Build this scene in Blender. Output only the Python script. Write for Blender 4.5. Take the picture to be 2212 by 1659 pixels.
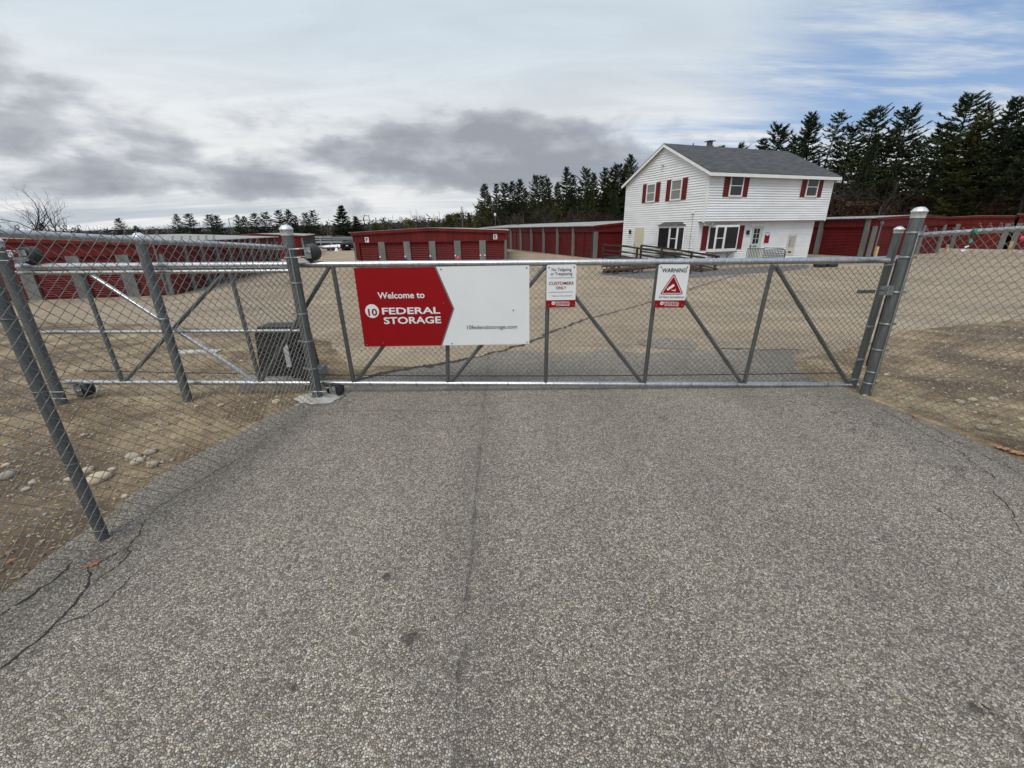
import bpy, bmesh, math, random
from mathutils import Vector, Matrix, noise
from mathutils.geometry import delaunay_2d_cdt
random.seed(7)
rad = math.radians
for o in list(bpy.data.objects): bpy.data.objects.remove(o)
sc = bpy.context.scene
COL = sc.collection

# ------------------------------------------------------------------ camera
W_, H_, F_, PITCH, ROLL, CZ = 2211., 1659., 910., rad(20.3), rad(0.9), 1.8
fw = Vector((0, math.cos(PITCH), -math.sin(PITCH)))
_r0 = Vector((1, 0, 0)); _u0 = _r0.cross(fw)
rt = _r0 * math.cos(ROLL) - _u0 * math.sin(ROLL)
up = rt.cross(fw)
cam = bpy.data.cameras.new('camera'); co = bpy.data.objects.new('camera', cam); COL.objects.link(co)
cam.sensor_width = 36; cam.lens = F_ / W_ * 36; cam.clip_start = 0.05; cam.clip_end = 6000
m = Matrix((rt, up, -fw)).transposed().to_4x4(); m.translation = (0, 0, CZ); co.matrix_world = m
sc.camera = co

# ------------------------------------------------------------------ sky, sun, exposure
SUN_EL, SUN_AZ = rad(57), rad(200)          # azimuth clockwise from +Y
world = bpy.data.worlds.new('World'); sc.world = world; world.use_nodes = True
nt = world.node_tree; nt.nodes.clear()
class NB:
    """tiny helper that chains shader nodes"""
    def __init__(s, nt): s.nt = nt
    def n(s, t, **k):
        nd = s.nt.nodes.new(t)
        for a, b in k.items(): setattr(nd, a, b)
        return nd
    def link(s, a, b): s.nt.links.new(a, b)
    def val(s, sock, v):
        if isinstance(v, (int, float, tuple, list)): sock.default_value = v
        else: s.link(v, sock)
    def math(s, op, a, b=0.0, c=None, clamp=False):
        nd = s.n('ShaderNodeMath', operation=op, use_clamp=clamp)
        s.val(nd.inputs[0], a); s.val(nd.inputs[1], b)
        if c is not None: s.val(nd.inputs[2], c)
        return nd.outputs[0]
    def noise(s, vec, scale, detail=4, rough=.5, dist=0, dims='3D'):
        nd = s.n('ShaderNodeTexNoise', noise_dimensions=dims)
        if vec is not None: s.link(vec, nd.inputs['Vector'])
        nd.inputs['Scale'].default_value = scale; nd.inputs['Detail'].default_value = detail
        nd.inputs['Roughness'].default_value = rough; nd.inputs['Distortion'].default_value = dist
        return nd.outputs['Fac']
    def ramp(s, f, lo, hi, a=0., b=1.):
        nd = s.n('ShaderNodeMapRange', interpolation_type='SMOOTHSTEP')
        s.val(nd.inputs[0], f); nd.inputs[1].default_value = lo; nd.inputs[2].default_value = hi
        nd.inputs[3].default_value = a; nd.inputs[4].default_value = b
        return nd.outputs[0]
    def mix(s, f, a, b, bt='MIX'):
        nd = s.n('ShaderNodeMix', data_type='RGBA', blend_type=bt)
        s.val(nd.inputs[0], f)
        for i, v in ((6, a), (7, b)):
            if isinstance(v, (tuple, list)): nd.inputs[i].default_value = (*v[:3], 1)
            else: s.link(v, nd.inputs[i])
        return nd.outputs[2]
    def mapping(s, vec, scale=(1, 1, 1), rot=(0, 0, 0), loc=(0, 0, 0)):
        nd = s.n('ShaderNodeMapping'); s.link(vec, nd.inputs[0])
        nd.inputs['Scale'].default_value = scale; nd.inputs['Rotation'].default_value = rot; nd.inputs['Location'].default_value = loc
        return nd.outputs[0]
b = NB(nt)
sky = b.n('ShaderNodeTexSky', sky_type='NISHITA'); sky.sun_disc = False
sky.sun_elevation = SUN_EL; sky.sun_rotation = SUN_AZ; sky.dust_density = 1.0
tc = b.n('ShaderNodeTexCoord'); sep = b.n('ShaderNodeSeparateXYZ'); b.link(tc.outputs['Generated'], sep.inputs[0])
X, Y, Z = sep.outputs
den = b.math('ADD', b.math('MAXIMUM', Z, 0.0), 0.10)
comb = b.n('ShaderNodeCombineXYZ'); b.link(b.math('DIVIDE', X, den), comb.inputs[0]); b.link(b.math('DIVIDE', Y, den), comb.inputs[1])
P = comb.outputs[0]
# cloud deck: plan-projected streaks high up, billows seen edge-on lower down
n_big = b.noise(b.mapping(P, (0.42, 0.62, 1), (0, 0, rad(-12)), (3.1, 1.7, 0)), 1.0, 6, .52, .35)
n_str = b.noise(b.mapping(P, (0.16, 0.75, 1), (0, 0, rad(4)), (1.3, 5.2, 0)), 1.0, 4, .5, .3)
D = tc.outputs['Generated']
b1 = b.noise(b.mapping(D, (2.6, 2.6, 7.5), (0, rad(6), 0), (1.35, .6, .9)), 1.0, 3, .45, .1)
b2 = b.noise(b.mapping(D, (8.0, 8.0, 19), (0, 0, 0), (4.1, 2.6, .3)), 1.0, 7, .52, .15)
b3 = b.noise(b.mapping(D, (15, 15, 30), (0, 0, 0), (1.1, 7.6, 2.3)), 1.0, 6, .6, .5)
az_x = b.math('DIVIDE', X, b.math('MAXIMUM', Y, 0.05))           # tan of azimuth
zc = b.math('MULTIPLY_ADD', az_x, -.030, .142)                    # height of the grey bank
gb = b.math('ABSOLUTE', b.math('SUBTRACT', Z, zc))
bank = b.math('MULTIPLY', b.ramp(gb, .145, .03), b.ramp(az_x, .60, .22))
dens_ = b.math('ADD', b.math('MULTIPLY', b1, .52), b.math('MULTIPLY', b2, .48))
dd_ = b.math('MULTIPLY_ADD', bank, .18, dens_)
dark = b.math('MULTIPLY', b.ramp(dd_, .55, .66), b.ramp(Z, .34, .22))
core = b.ramp(b.math('MULTIPLY_ADD', b3, .14, dd_), .64, .84)
lowst = b.math('MULTIPLY', b.ramp(n_str, .45, .60), b.ramp(Z, .10, .02))
hm = b.noise(b.mapping(P, (0.8, 1.9, 1), (0, 0, rad(20)), (9.1, 4.2, 0)), 1.0, 8, .6, .6)
soft = b.ramp(b.math('ADD', b.math('MULTIPLY', n_big, .45), b.math('MULTIPLY', hm, .55)), .36, .64)
bright = b.mix(b.ramp(Z, .12, .36), (8.9, 9.0, 9.0), (6.6, 7.6, 8.4))
ccol = b.mix(b.math('MULTIPLY', soft, .42), bright, (4.5, 5.0, 5.6))
ccol = b.mix(b.math('MULTIPLY', lowst, .60), ccol, (3.4, 4.1, 5.0))
ccol = b.mix(b.math('MULTIPLY', dark, .90), ccol, b.mix(core, (5.5, 5.8, 6.3), (2.9, 3.15, 3.65)))
# opening with blue sky, upper right of the view
u_ = b.math('MULTIPLY_ADD', b.math('SUBTRACT', Z, .20), -1.5, az_x)
cir = b.noise(b.mapping(P, (0.35, 1.7, 1), (0, 0, rad(38)), (2.6, 1.3, 0)), 1.0, 6, .6, .5)
cir2 = b.noise(b.mapping(P, (1.1, 4.2, 1), (0, 0, rad(36)), (5.0, 2.3, 0)), 1.0, 6, .62, .3)
cc = b.math('ADD', b.math('MULTIPLY', cir, .6), b.math('MULTIPLY', cir2, .4))
blue = b.math('MULTIPLY', b.ramp(b.math('MULTIPLY_ADD', b.math('SUBTRACT', cir, .5), .9, u_), .16, .62), b.ramp(cc, .62, .42))
blue = b.math('MULTIPLY', blue, b.ramp(Z, .07, .16))
skyb = b.mix(.55, sky.outputs[0], (2.6, 4.4, 7.9))
fin = b.mix(b.math('MULTIPLY', blue, .95), ccol, skyb)
bg = b.n('ShaderNodeBackground'); b.link(fin, bg.inputs[0]); bg.inputs[1].default_value = 0.1
wo = b.n('ShaderNodeOutputWorld'); b.link(bg.outputs[0], wo.inputs[0])

sun = bpy.data.lights.new('sun', 'SUN'); sun.energy = 2.4; sun.angle = rad(32); sun.color = (1, .95, .87)
so = bpy.data.objects.new('sun', sun); COL.objects.link(so)
sd = Vector((math.sin(SUN_AZ) * math.cos(SUN_EL), math.cos(SUN_AZ) * math.cos(SUN_EL), math.sin(SUN_EL)))
so.rotation_euler = sd.to_track_quat('Z', 'Y').to_euler(); so.location = sd * 50
sc.view_settings.view_transform = 'Standard'; sc.view_settings.look = 'None'
sc.view_settings.exposure = 0.0; sc.view_settings.gamma = 1.0
sc.render.engine = 'CYCLES'

# ------------------------------------------------------------------ pixel <-> place helpers (photo at 2211 x 1659)
def ray(x, y): return fw + rt * ((x - W_ / 2) / F_) - up * ((y - H_ / 2) / F_)
def smooth(t): t = max(0., min(1., t)); return t * t * (3 - 2 * t)
def gz(x, y):
    z = smooth((y - 4.6) / 12) * (-.67 + .0155 * max(-40, min(20, x)))
    return z - 4.2 * smooth((y - 100) / 70)
def G(x, y):
    d = ray(x, y); t = .5
    for i in range(6000):
        p = Vector((0, 0, CZ)) + d * t
        if p.z <= gz(p.x, p.y): break
        t *= 1.0015
    return p
def atY(px, py, Y):
    d = ray(px, py); k = Y / d.y
    return Vector((d.x * k, Y, CZ + d.z * k))
def azdir(a): a = rad(a); return Vector((math.sin(a), math.cos(a), 0))
def onplane(P, az, x, y):
    t = azdir(az); n = Vector((t.y, -t.x, 0)); q = ray(x, y)
    k = ((P - Vector((0, 0, CZ))).dot(n)) / q.dot(n)
    p = Vector((0, 0, CZ)) + q * k
    return (p - P).dot(t), p.z

# ------------------------------------------------------------------ materials
MATS = {}
def newmat(name):
    mt = bpy.data.materials.new(name); mt.use_nodes = True
    n = NB(mt.node_tree); bs = mt.node_tree.nodes['Principled BSDF']; MATS[name] = mt
    return mt, n, bs
def objco(n, scale=(1, 1, 1), rot=(0, 0, 0)):
    t = n.n('ShaderNodeTexCoord'); return n.mapping(t.outputs['Object'], scale, rot)
def bump(n, bs, h, strength=.3, dist=.01):
    bp = n.n('ShaderNodeBump'); n.val(bp.inputs['Height'], h); bp.inputs['Strength'].default_value = strength
    bp.inputs['Distance'].default_value = dist; n.link(bp.outputs[0], bs.inputs['Normal'])
def simple(name, c1, c2=None, rough=.6, metal=0., scale=6., stretch=(1, 1, 1), bs_=0., detail=4, rnd=0., lo=.35, hi=.65):
    mt, n, bs = newmat(name)
    v = objco(n, stretch)
    f = n.noise(v, scale, detail, .6)
    c2 = c2 or tuple(x * .8 for x in c1)
    col = n.mix(n.ramp(f, lo, hi), c1, c2)
    if rnd:
        oi = n.n('ShaderNodeObjectInfo')
        col = n.mix(1.0, col, n.mix(oi.outputs['Random'], (1 - rnd,) * 3, (1 + rnd, 1 + rnd * .8, 1 + rnd * .4)), 'MULTIPLY')
    n.link(col, bs.inputs['Base Color']); bs.inputs['Roughness'].default_value = rough; bs.inputs['Metallic'].default_value = metal
    if bs_: bump(n, bs, f, bs_, .01)
    return mt

def mk_asphalt(name, dark, light, gap, tint=None, scale=78, lane=(1.1, .35, 1)):
    mt, n, bs = newmat(name)
    t = n.n('ShaderNodeTexCoord'); v = t.outputs['Object']
    wv = n.n('ShaderNodeVectorMath', operation='ADD'); n.link(v, wv.inputs[0])
    wn_ = n.n('ShaderNodeTexNoise'); n.link(v, wn_.inputs['Vector']); wn_.inputs['Scale'].default_value = 40
    ws = n.n('ShaderNodeVectorMath', operation='SCALE'); n.link(wn_.outputs['Color'], ws.inputs[0]); ws.inputs['Scale'].default_value = .014; n.link(ws.outputs[0], wv.inputs[1])
    vo = n.n('ShaderNodeTexVoronoi', feature='F1'); n.link(wv.outputs[0], vo.inputs['Vector']); vo.inputs['Scale'].default_value = scale
    ve = n.n('ShaderNodeTexVoronoi', feature='DISTANCE_TO_EDGE'); n.link(wv.outputs[0], ve.inputs['Vector']); ve.inputs['Scale'].default_value = scale
    wn = n.n('ShaderNodeSeparateColor'); n.link(vo.outputs['Color'], wn.inputs[0])
    stone = n.mix(n.math('POWER', wn.outputs[0], 1.2), dark, light)
    stone = n.mix(n.math('MULTIPLY', n.ramp(wn.outputs[1], .90, 1.0), .8), stone, tuple(min(.62, x * 1.55) for x in light))
    stone = n.mix(n.math('MULTIPLY', n.ramp(wn.outputs[2], .75, 1.0), .5), stone, (.27, .20, .15))
    gaps = n.ramp(ve.outputs['Distance'], .14, .03)
    col = n.mix(n.math('MULTIPLY', gaps, .85), stone, gap)
    big = n.noise(n.mapping(v, lane), 1.0, 5, .6, .3)
    mid = n.noise(v, 7, 4, .6); fine = n.noise(v, 28, 3, .6)
    lanes = n.math('ADD', n.math('MULTIPLY', big, .55), n.math('ADD', n.math('MULTIPLY', mid, .25), n.math('MULTIPLY', fine, .20)))
    col = n.mix(1.0, col, n.mix(n.ramp(lanes, .34, .66), (.84, .83, .83), (1.14, 1.14, 1.13)), 'MULTIPLY')
    if tint:
        m2 = n.noise(v, .55, 5, .65, .6)
        col = n.mix(n.math('MULTIPLY', n.ramp(m2, .40, .62), .45), col, tint)
        m3 = n.noise(n.mapping(v, (.10, .9, 1), (0, 0, rad(18))), 1.0, 5, .62, 1.0)
        col = n.mix(n.math('MULTIPLY', n.ramp(m3, .49, .63), .42), col, (.15, .115, .08))
        m4 = n.noise(n.mapping(v, (.8, .10, 1), (0, 0, rad(-14))), 1.0, 6, .62, .8)
        col = n.mix(n.math('MULTIPLY', n.ramp(m4, .54, .68), .30), col, (.50, .42, .31))
    n.link(col, bs.inputs['Base Color'])
    n.link(n.ramp(wn.outputs[1], 0, 1, .75, .95), bs.inputs['Roughness'])
    h = n.math('ADD', n.math('MULTIPLY', mid, .35), n.math('MULTIPLY', n.ramp(ve.outputs['Distance'], 0, .25), .8))
    bump(n, bs, h, .7, .006)
    return mt, n, bs, col, v
mt, n, bs, col, v = mk_asphalt('asphalt', (.165, .143, .115), (.60, .53, .435), (.030, .026, .022), scale=104)
# centre joint, dark drips and stains that belong to the surface
sp = n.n('ShaderNodeSeparateXYZ'); n.link(v, sp.inputs[0])
wob = n.math('MULTIPLY', n.math('SUBTRACT', n.noise(v, 2.2, 4, .6), .5), .10)
jx = n.math('ABSOLUTE', n.math('SUBTRACT', n.math('ADD', sp.outputs[0], wob), n.math('MULTIPLY_ADD', sp.outputs[1], -.022, -.21)))
joint = n.math('MULTIPLY', n.ramp(jx, .035, .0), n.ramp(n.noise(v, 3, 3, .6), .3, .6, .2, .8))
joint = n.math('MULTIPLY', joint, .75); joint2 = n.math('MULTIPLY', n.ramp(jx, .30, .0), .16)
shl = n.math('MULTIPLY', n.ramp(sp.outputs[0], -1.9, -2.6), .12)
shr = n.math('MULTIPLY', n.ramp(n.math('ADD', sp.outputs[0], n.math('MULTIPLY', n.noise(v, 1.6, 5, .6), .8)), 3.4, 4.5), .30)
mask = n.math('MAXIMUM', n.math('MAXIMUM', joint, joint2), n.math('MAXIMUM', shl, shr))
# crazed surface towards the worn edges
def craze(sc__, w_, msk, amt):
    global col
    wv = n.n('ShaderNodeVectorMath', operation='ADD'); n.link(v, wv.inputs[0]); q_ = n.n('ShaderNodeTexNoise'); n.link(v, q_.inputs['Vector']); q_.inputs['Scale'].default_value = 5; q_.inputs['Detail'].default_value = 6
    q2_ = n.n('ShaderNodeVectorMath', operation='SCALE'); n.link(q_.outputs['Color'], q2_.inputs[0]); q2_.inputs['Scale'].default_value = .35; n.link(q2_.outputs[0], wv.inputs[1])
    e_ = n.n('ShaderNodeTexVoronoi', feature='DISTANCE_TO_EDGE'); n.link(wv.outputs[0], e_.inputs['Vector']); e_.inputs['Scale'].default_value = sc__
    col = n.mix(n.math('MULTIPLY', n.math('MULTIPLY', n.ramp(e_.outputs['Distance'], w_, w_ * .3), msk), amt), col, (.035, .031, .03))
edge_r = n.math('MULTIPLY', n.ramp(n.math('ADD', sp.outputs[0], n.math('MULTIPLY', sp.outputs[1], .28)), 3.2, 4.5), n.ramp(n.noise(v, 1.1, 4, .6), .40, .56))
edge_g = n.math('MULTIPLY', n.ramp(n.math('ABSOLUTE', n.math('SUBTRACT', sp.outputs[1], 4.0)), .55, .15), n.ramp(n.noise(v, 1.7, 3, .6), .44, .60))
craze(4.2, .020, edge_r, .9); craze(2.3, .010, edge_g, .7)
col = n.mix(mask, col, (.075, .068, .062))
STAINS = [(835, 1248, .035), (885, 1383, .05), (636, 1490, .022), (2105, 1535, .03), (2140, 1545, .012)]
for sx, sy, r in STAINS:
    p = G(sx, sy)
    dx = n.math('SUBTRACT', sp.outputs[0], p.x); dy = n.math('SUBTRACT', sp.outputs[1], p.y)
    d = n.math('SQRT', n.math('ADD', n.math('MULTIPLY', dx, dx), n.math('MULTIPLY', dy, dy)))
    d = n.math('ADD', d, n.math('MULTIPLY', n.math('SUBTRACT', n.noise(v, 30, 3), .5), r))
    col = n.mix(n.math('MULTIPLY', n.ramp(d, r, r * .5), .75), col, (.040, .032, .028))
n.link(col, bs.inputs['Base Color'])
mt, n, bs, col, v = mk_asphalt('yard_asphalt', (.235, .182, .122), (.64, .51, .36), (.10, .078, .055), (.43, .325, .205), 60)

mt, n, bs = newmat('dirt')
v = n.n('ShaderNodeTexCoord').outputs['Object']
vo = n.n('ShaderNodeTexVoronoi'); n.link(v, vo.inputs['Vector']); vo.inputs['Scale'].default_value = 42
sc_ = n.n('ShaderNodeSeparateColor'); n.link(vo.outputs['Color'], sc_.inputs[0])
n1 = n.noise(v, 1.3, 7, .65, .4); n2 = n.noise(v, 11, 6, .7, .3); n3 = n.noise(v, .33, 5, .6, .5)
c = n.mix(n.ramp(n1, .36, .64), (.15, .097, .048), (.49, .375, .215))
c = n.mix(n.ramp(n2, .35, .70), n.mix(.55, c, (.055, .036, .022)), c)
c = n.mix(n.math('MULTIPLY', n.ramp(n3, .46, .60), .78), c, (.070, .046, .030))
peb = n.math('MULTIPLY', n.ramp(sc_.outputs[0], .72, .90), n.ramp(vo.outputs['Distance'], .55, .35))
c = n.mix(n.math('MULTIPLY', peb, .8), c, n.mix(sc_.outputs[1], (.22, .17, .12), (.46, .40, .30)))
sp = n.n('ShaderNodeSeparateXYZ'); n.link(v, sp.inputs[0])
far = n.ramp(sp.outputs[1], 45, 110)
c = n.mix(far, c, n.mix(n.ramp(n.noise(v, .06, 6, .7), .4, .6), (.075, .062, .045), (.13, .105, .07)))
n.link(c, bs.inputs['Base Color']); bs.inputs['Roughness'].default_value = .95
bump(n, bs, n.math('ADD', n.math('MULTIPLY', n2, .8), n.math('MULTIPLY', peb, .35)), .9, .03)

def galv(name, base, rough=.38, metal=.75):
    mt, n, bs = newmat(name)
    v = objco(n, (1, 1, .12))
    f = n.noise(v, 60, 5, .6); g = n.noise(objco(n), 9, 4, .6)
    c = n.mix(n.ramp(f, .3, .7), tuple(x * .62 for x in base), base)
    c = n.mix(n.math('MULTIPLY', n.ramp(g, .45, .7), .18), c, tuple(x * .6 for x in base))
    n.link(c, bs.inputs['Base Color']); bs.inputs['Metallic'].default_value = metal
    n.link(n.ramp(g, .3, .7, rough - .02, rough + .08), bs.inputs['Roughness'])
    return mt
galv('galvanised', (.66, .68, .69), .30, .9)
galv('galvanised_dull', (.165, .178, .176), .45, .5)
galv('cap_metal', (.86, .88, .89), .45, .5)
galv('wire', (.155, .14, .122), .5, .3)
galv('fence_wire', (.25, .245, .235), .5, .35)
galv('band_metal', (.30, .315, .32), .45, .5)
simple('black_rubber', (.018, .018, .018), (.035, .035, .035), .5)
simple('black_plastic', (.005, .005, .006), (.008, .008, .009), .55)
simple('concrete', (.52, .50, .45), (.34, .32, .28), .9, scale=9, bs_=.4)
simple('concrete_grey', (.30, .28, .25), (.20, .185, .165), .9, scale=6, bs_=.4)
simple('cobble', (.47, .42, .33), (.30, .25, .19), .85, scale=7, bs_=.5, rnd=.22)
simple('pebble', (.34, .27, .19), (.20, .15, .10), .9, scale=3, lo=.4, hi=.6)
simple('straw', (.46, .35, .19), (.36, .26, .13), .9)
simple('straw_dark', (.12, .075, .04), (.08, .05, .03), .9)
simple('leaf_orange', (.30, .13, .06), (.40, .22, .12), .8, scale=20)
simple('sign_white', (.72, .74, .74), (.69, .71, .71), .35, scale=2)
simple('sign_red', (.26, .0008, .004), (.24, .0008, .004), .6, scale=2)
simple('ink_black', (.012, .012, .014), (.015, .015, .015), .5)
simple('ink_grey', (.13, .13, .135), (.14, .14, .14), .5)
simple('paint_white', (.78, .78, .77), (.72, .72, .71), .45, scale=3)
simple('siding', (.80, .81, .82), (.71, .71, .705), .5, scale=.9, stretch=(.6, .6, 2.5), detail=8)
simple('soffit', (.42, .41, .40), (.35, .34, .33), .7)
simple('shutter_red', (.15, .016, .015), (.12, .014, .013), .55, scale=12)
simple('storage_red', (.140, .013, .012), (.095, .010, .009), .48, scale=1.5, stretch=(1, 1, .3), detail=6)
simple('door_red', (.120, .009, .010), (.085, .007, .008), .42, scale=2, stretch=(1, 1, .5), detail=6)
simple('pillar_grey', (.17, .17, .16), (.115, .115, .11), .6, scale=2, stretch=(1, 1, .25), detail=6)
simple('shingle', (.088, .088, .091), (.036, .036, .039), .95, scale=3.2, stretch=(.55, 2.2, 2.2), detail=10, bs_=.5, lo=.30, hi=.70)
simple('metal_roof', (.40, .39, .37), (.27, .26, .245), .5, metal=.35, scale=2, detail=5)
simple('curb', (.36, .32, .26), (.24, .21, .17), .9, scale=3)
simple('weathered_wood', (.045, .031, .025), (.022, .016, .013), .85, scale=5, stretch=(1, 1, 4))
simple('rusty_iron', (.10, .045, .028), (.04, .022, .018), .85, scale=9)
simple('black_iron', (.010, .010, .013), (.016, .016, .02), .9)
simple('door_cream', (.62, .56, .42), (.56, .51, .39), .5)
simple('door_pale', (.52, .58, .55), (.47, .53, .50), .5)
simple('cream_panel', (.62, .58, .48), (.55, .51, .42), .5)
simple('gravel', (.17, .165, .16), (.08, .078, .076), .95, scale=22, bs_=.8)
simple('car_black', (.008, .009, .010), (.011, .011, .012), .15)
simple('snow', (.85, .87, .90), (.75, .77, .80), .7)
simple('guard_white', (.42, .45, .45), (.28, .30, .30), .6)
simple('yellow_wood', (.55, .42, .20), (.45, .33, .16), .7)
simple('green_ribbon', (.012, .20, .13), (.01, .16, .11), .5)
simple('pink_tape', (.80, .05, .12), (.7, .04, .10), .5)
simple('blue_plate', (.02, .035, .12), (.02, .03, .10), .5)
simple('tail_red', (.3, .01, .01), None, .2)
simple('lamp_glass', (.85, .86, .84), None, .3)
simple('brick', (.20, .09, .06), (.14, .06, .045), .85, scale=12)
simple('bark', (.055, .043, .035), (.030, .024, .020), .95, scale=6, stretch=(1, 1, .2))
simple('bark_pale', (.15, .125, .105), (.085, .07, .06), .95, scale=6, stretch=(1, 1, .2))
simple('tar', (.022, .019, .019), (.032, .028, .027), .9, scale=8)
for k_ in ('sign_red', 'storage_red', 'door_red', 'shutter_red'): MATS[k_].node_tree.nodes['Principled BSDF'].inputs['Specular IOR Level'].default_value = .22
mt, n, bs = newmat('window_glass')
bs.inputs['Base Color'].default_value = (.022, .022, .025, 1); bs.inputs['Roughness'].default_value = .06; bs.inputs['Specular IOR Level'].default_value = .35
mt, n, bs = newmat('window_blind')
bs.inputs['Base Color'].default_value = (.19, .19, .18, 1); bs.inputs['Roughness'].default_value = .12
def leafmat(name, a, bb, rnd=.35):
    mt, n, bs = newmat(name)
    f = n.noise(objco(n), .9, 4, .6); oi = n.n('ShaderNodeObjectInfo')
    c = n.mix(n.ramp(f, .35, .65), a, bb)
    c = n.mix(1.0, c, n.mix(oi.outputs['Random'], (1 - rnd, 1 - rnd, 1 - rnd), (1 + rnd * 1.4, 1 + rnd * 1.1, 1 + rnd * .3)), 'MULTIPLY')
    n.link(c, bs.inputs['Base Color']); bs.inputs['Roughness'].default_value = .75
    bs.inputs['Specular IOR Level'].default_value = .2
leafmat('needles', (.028, .045, .024), (.046, .062, .028))
leafmat('needles_olive', (.060, .072, .022), (.085, .090, .028))
leafmat('twigs', (.040, .031, .028), (.060, .046, .040), .2)
leafmat('dead_leaves', (.050, .025, .015), (.032, .020, .014), .2)
leafmat('forest_far', (.052, .044, .036), (.040, .048, .034), .1)
mt, n, bs = newmat('hill_forest')
v = n.n('ShaderNodeTexCoord').outputs['Object']
f = n.noise(n.mapping(v, (.02, .02, .2)), 1, 8, .7); g = n.noise(n.mapping(v, (.1, .1, .35)), 1, 5, .7)
c = n.mix(n.ramp(f, .4, .6), (.036, .029, .028), (.026, .028, .026)); c = n.mix(n.ramp(g, .35, .65), n.mix(.4, c, (.01, .01, .01)), c)
n.link(c, bs.inputs['Base Color']); bs.inputs['Roughness'].default_value = 1

# ------------------------------------------------------------------ mesh building
class MB:
    def __init__(s): s.v = []; s.f = []; s.sm = []; s.mi = []; s.cur = 0
    def add(s, vs, fs, smooth=False):
        o = len(s.v); s.v += [tuple(q) for q in vs]
        for f in fs: s.f.append(tuple(i + o for i in f)); s.sm.append(smooth); s.mi.append(s.cur)
        return s
    def box(s, x0, x1, y0, y1, z0, z1):
        return s.add([(x0, y0, z0), (x1, y0, z0), (x1, y1, z0), (x0, y1, z0), (x0, y0, z1), (x1, y0, z1), (x1, y1, z1), (x0, y1, z1)],
                     [(0, 3, 2, 1), (4, 5, 6, 7), (0, 1, 5, 4), (1, 2, 6, 5), (2, 3, 7, 6), (3, 0, 4, 7)])
    def fbox(s, fr, s0, s1, z0, z1, d0, d1):
        """box in a wall frame: s along the wall, z up, d outwards"""
        O, t, n = fr
        vs = [O + t * a + n * d + Vector((0, 0, z)) for z in (z0, z1) for (a, d) in ((s0, d1), (s1, d1), (s1, d0), (s0, d0))]
        return s.add(vs, [(0, 3, 2, 1), (4, 5, 6, 7), (0, 1, 5, 4), (1, 2, 6, 5), (2, 3, 7, 6), (3, 0, 4, 7)])
    def fpoly(s, fr, pts, d0, d1):
        """extruded polygon (s,z) in a wall frame"""
        O, t, n = fr; k = len(pts)
        vs = [O + t * a + n * d + Vector((0, 0, z)) for d in (d0, d1) for (a, z) in pts]
        fs = [tuple(range(k))[::-1], tuple(range(k, 2 * k))] + [(i, (i + 1) % k, (i + 1) % k + k, i + k) for i in range(k)]
        return s.add(vs, fs)
    def tube(s, pts, r, n=8, caps=True, smooth=True):
        pts = [Vector(p) for p in pts]; k = len(pts)
        rs = r if isinstance(r, (list, tuple)) else [r] * k
        vs = []; prev = None
        for i, p in enumerate(pts):
            d = (pts[min(i + 1, k - 1)] - pts[max(i - 1, 0)]).normalized()
            if prev is None: a = d.orthogonal().normalized()
            else: a = (prev - d * prev.dot(d)); a = a.normalized() if a.length > 1e-6 else d.orthogonal().normalized()
            prev = a; c = d.cross(a)
            vs += [p + (a * math.cos(2 * math.pi * j / n) + c * math.sin(2 * math.pi * j / n)) * rs[i] for j in range(n)]
        fs = [(i * n + j, i * n + (j + 1) % n, (i + 1) * n + (j + 1) % n, (i + 1) * n + j) for i in range(k - 1) for j in range(n)]
        s.add(vs, fs, smooth)
        if caps: s.add([vs[j] for j in range(n)], [tuple(range(n))[::-1]]); s.add(vs[-n:], [tuple(range(n))])
        return s
    def lathe(s, prof, c, axis=(0, 0, 1), n=16, smooth=True):
        ax = Vector(axis).normalized(); a = ax.orthogonal().normalized(); d = ax.cross(a); c = Vector(c)
        vs = [c + ax * h + (a * math.cos(2 * math.pi * j / n) + d * math.sin(2 * math.pi * j / n)) * max(r, 1e-4) for (r, h) in prof for j in range(n)]
        fs = [(i * n + j, i * n + (j + 1) % n, (i + 1) * n + (j + 1) % n, (i + 1) * n + j) for i in range(len(prof) - 1) for j in range(n)]
        return s.add(vs, fs, smooth)
    def blob(s, c, r, seed=0, flat=.6, n=2):
        """irregular stone"""
        bm = bmesh.new(); bmesh.ops.create_icosphere(bm, subdivisions=n, radius=1); rnd = random.Random(seed)
        off = Vector((rnd.random() * 50, rnd.random() * 50, 0)); a = rnd.random() * 6.28; e = rnd.uniform(.62, .95)
        vs = []
        for vv in bm.verts:
            p = vv.co * (1 + .28 * noise.noise(vv.co * 1.1 + off))
            x, y = p.x * r, p.y * r * e
            vs.append((c[0] + x * math.cos(a) - y * math.sin(a), c[1] + x * math.sin(a) + y * math.cos(a), c[2] + p.z * r * flat))
        s.add(vs, [tuple(vv.index for vv in f.verts) for f in bm.faces], True); bm.free(); return s
    def mesh(s, name, mats):
        me = bpy.data.meshes.new(name); me.from_pydata(s.v, [], s.f); me.validate()
        for mm in mats: me.materials.append(MATS[mm])
        if len(me.polygons) == len(s.sm):
            me.polygons.foreach_set('use_smooth', s.sm); me.polygons.foreach_set('material_index', s.mi)
        me.update(); return me
def obj(name, mb, mat, parent=None):
    me = mb.mesh(name, mat if isinstance(mat, (list, tuple)) else [mat]) if isinstance(mb, MB) else mb
    o = bpy.data.objects.new(name, me); COL.objects.link(o)
    if parent: o.parent = parent
    return o
def tag(o, label=None, cat=None, group=None, kind=None):
    for k, v in (('label', label), ('category', cat), ('group', group), ('kind', kind)):
        if v: o[k] = v
    return o
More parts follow.
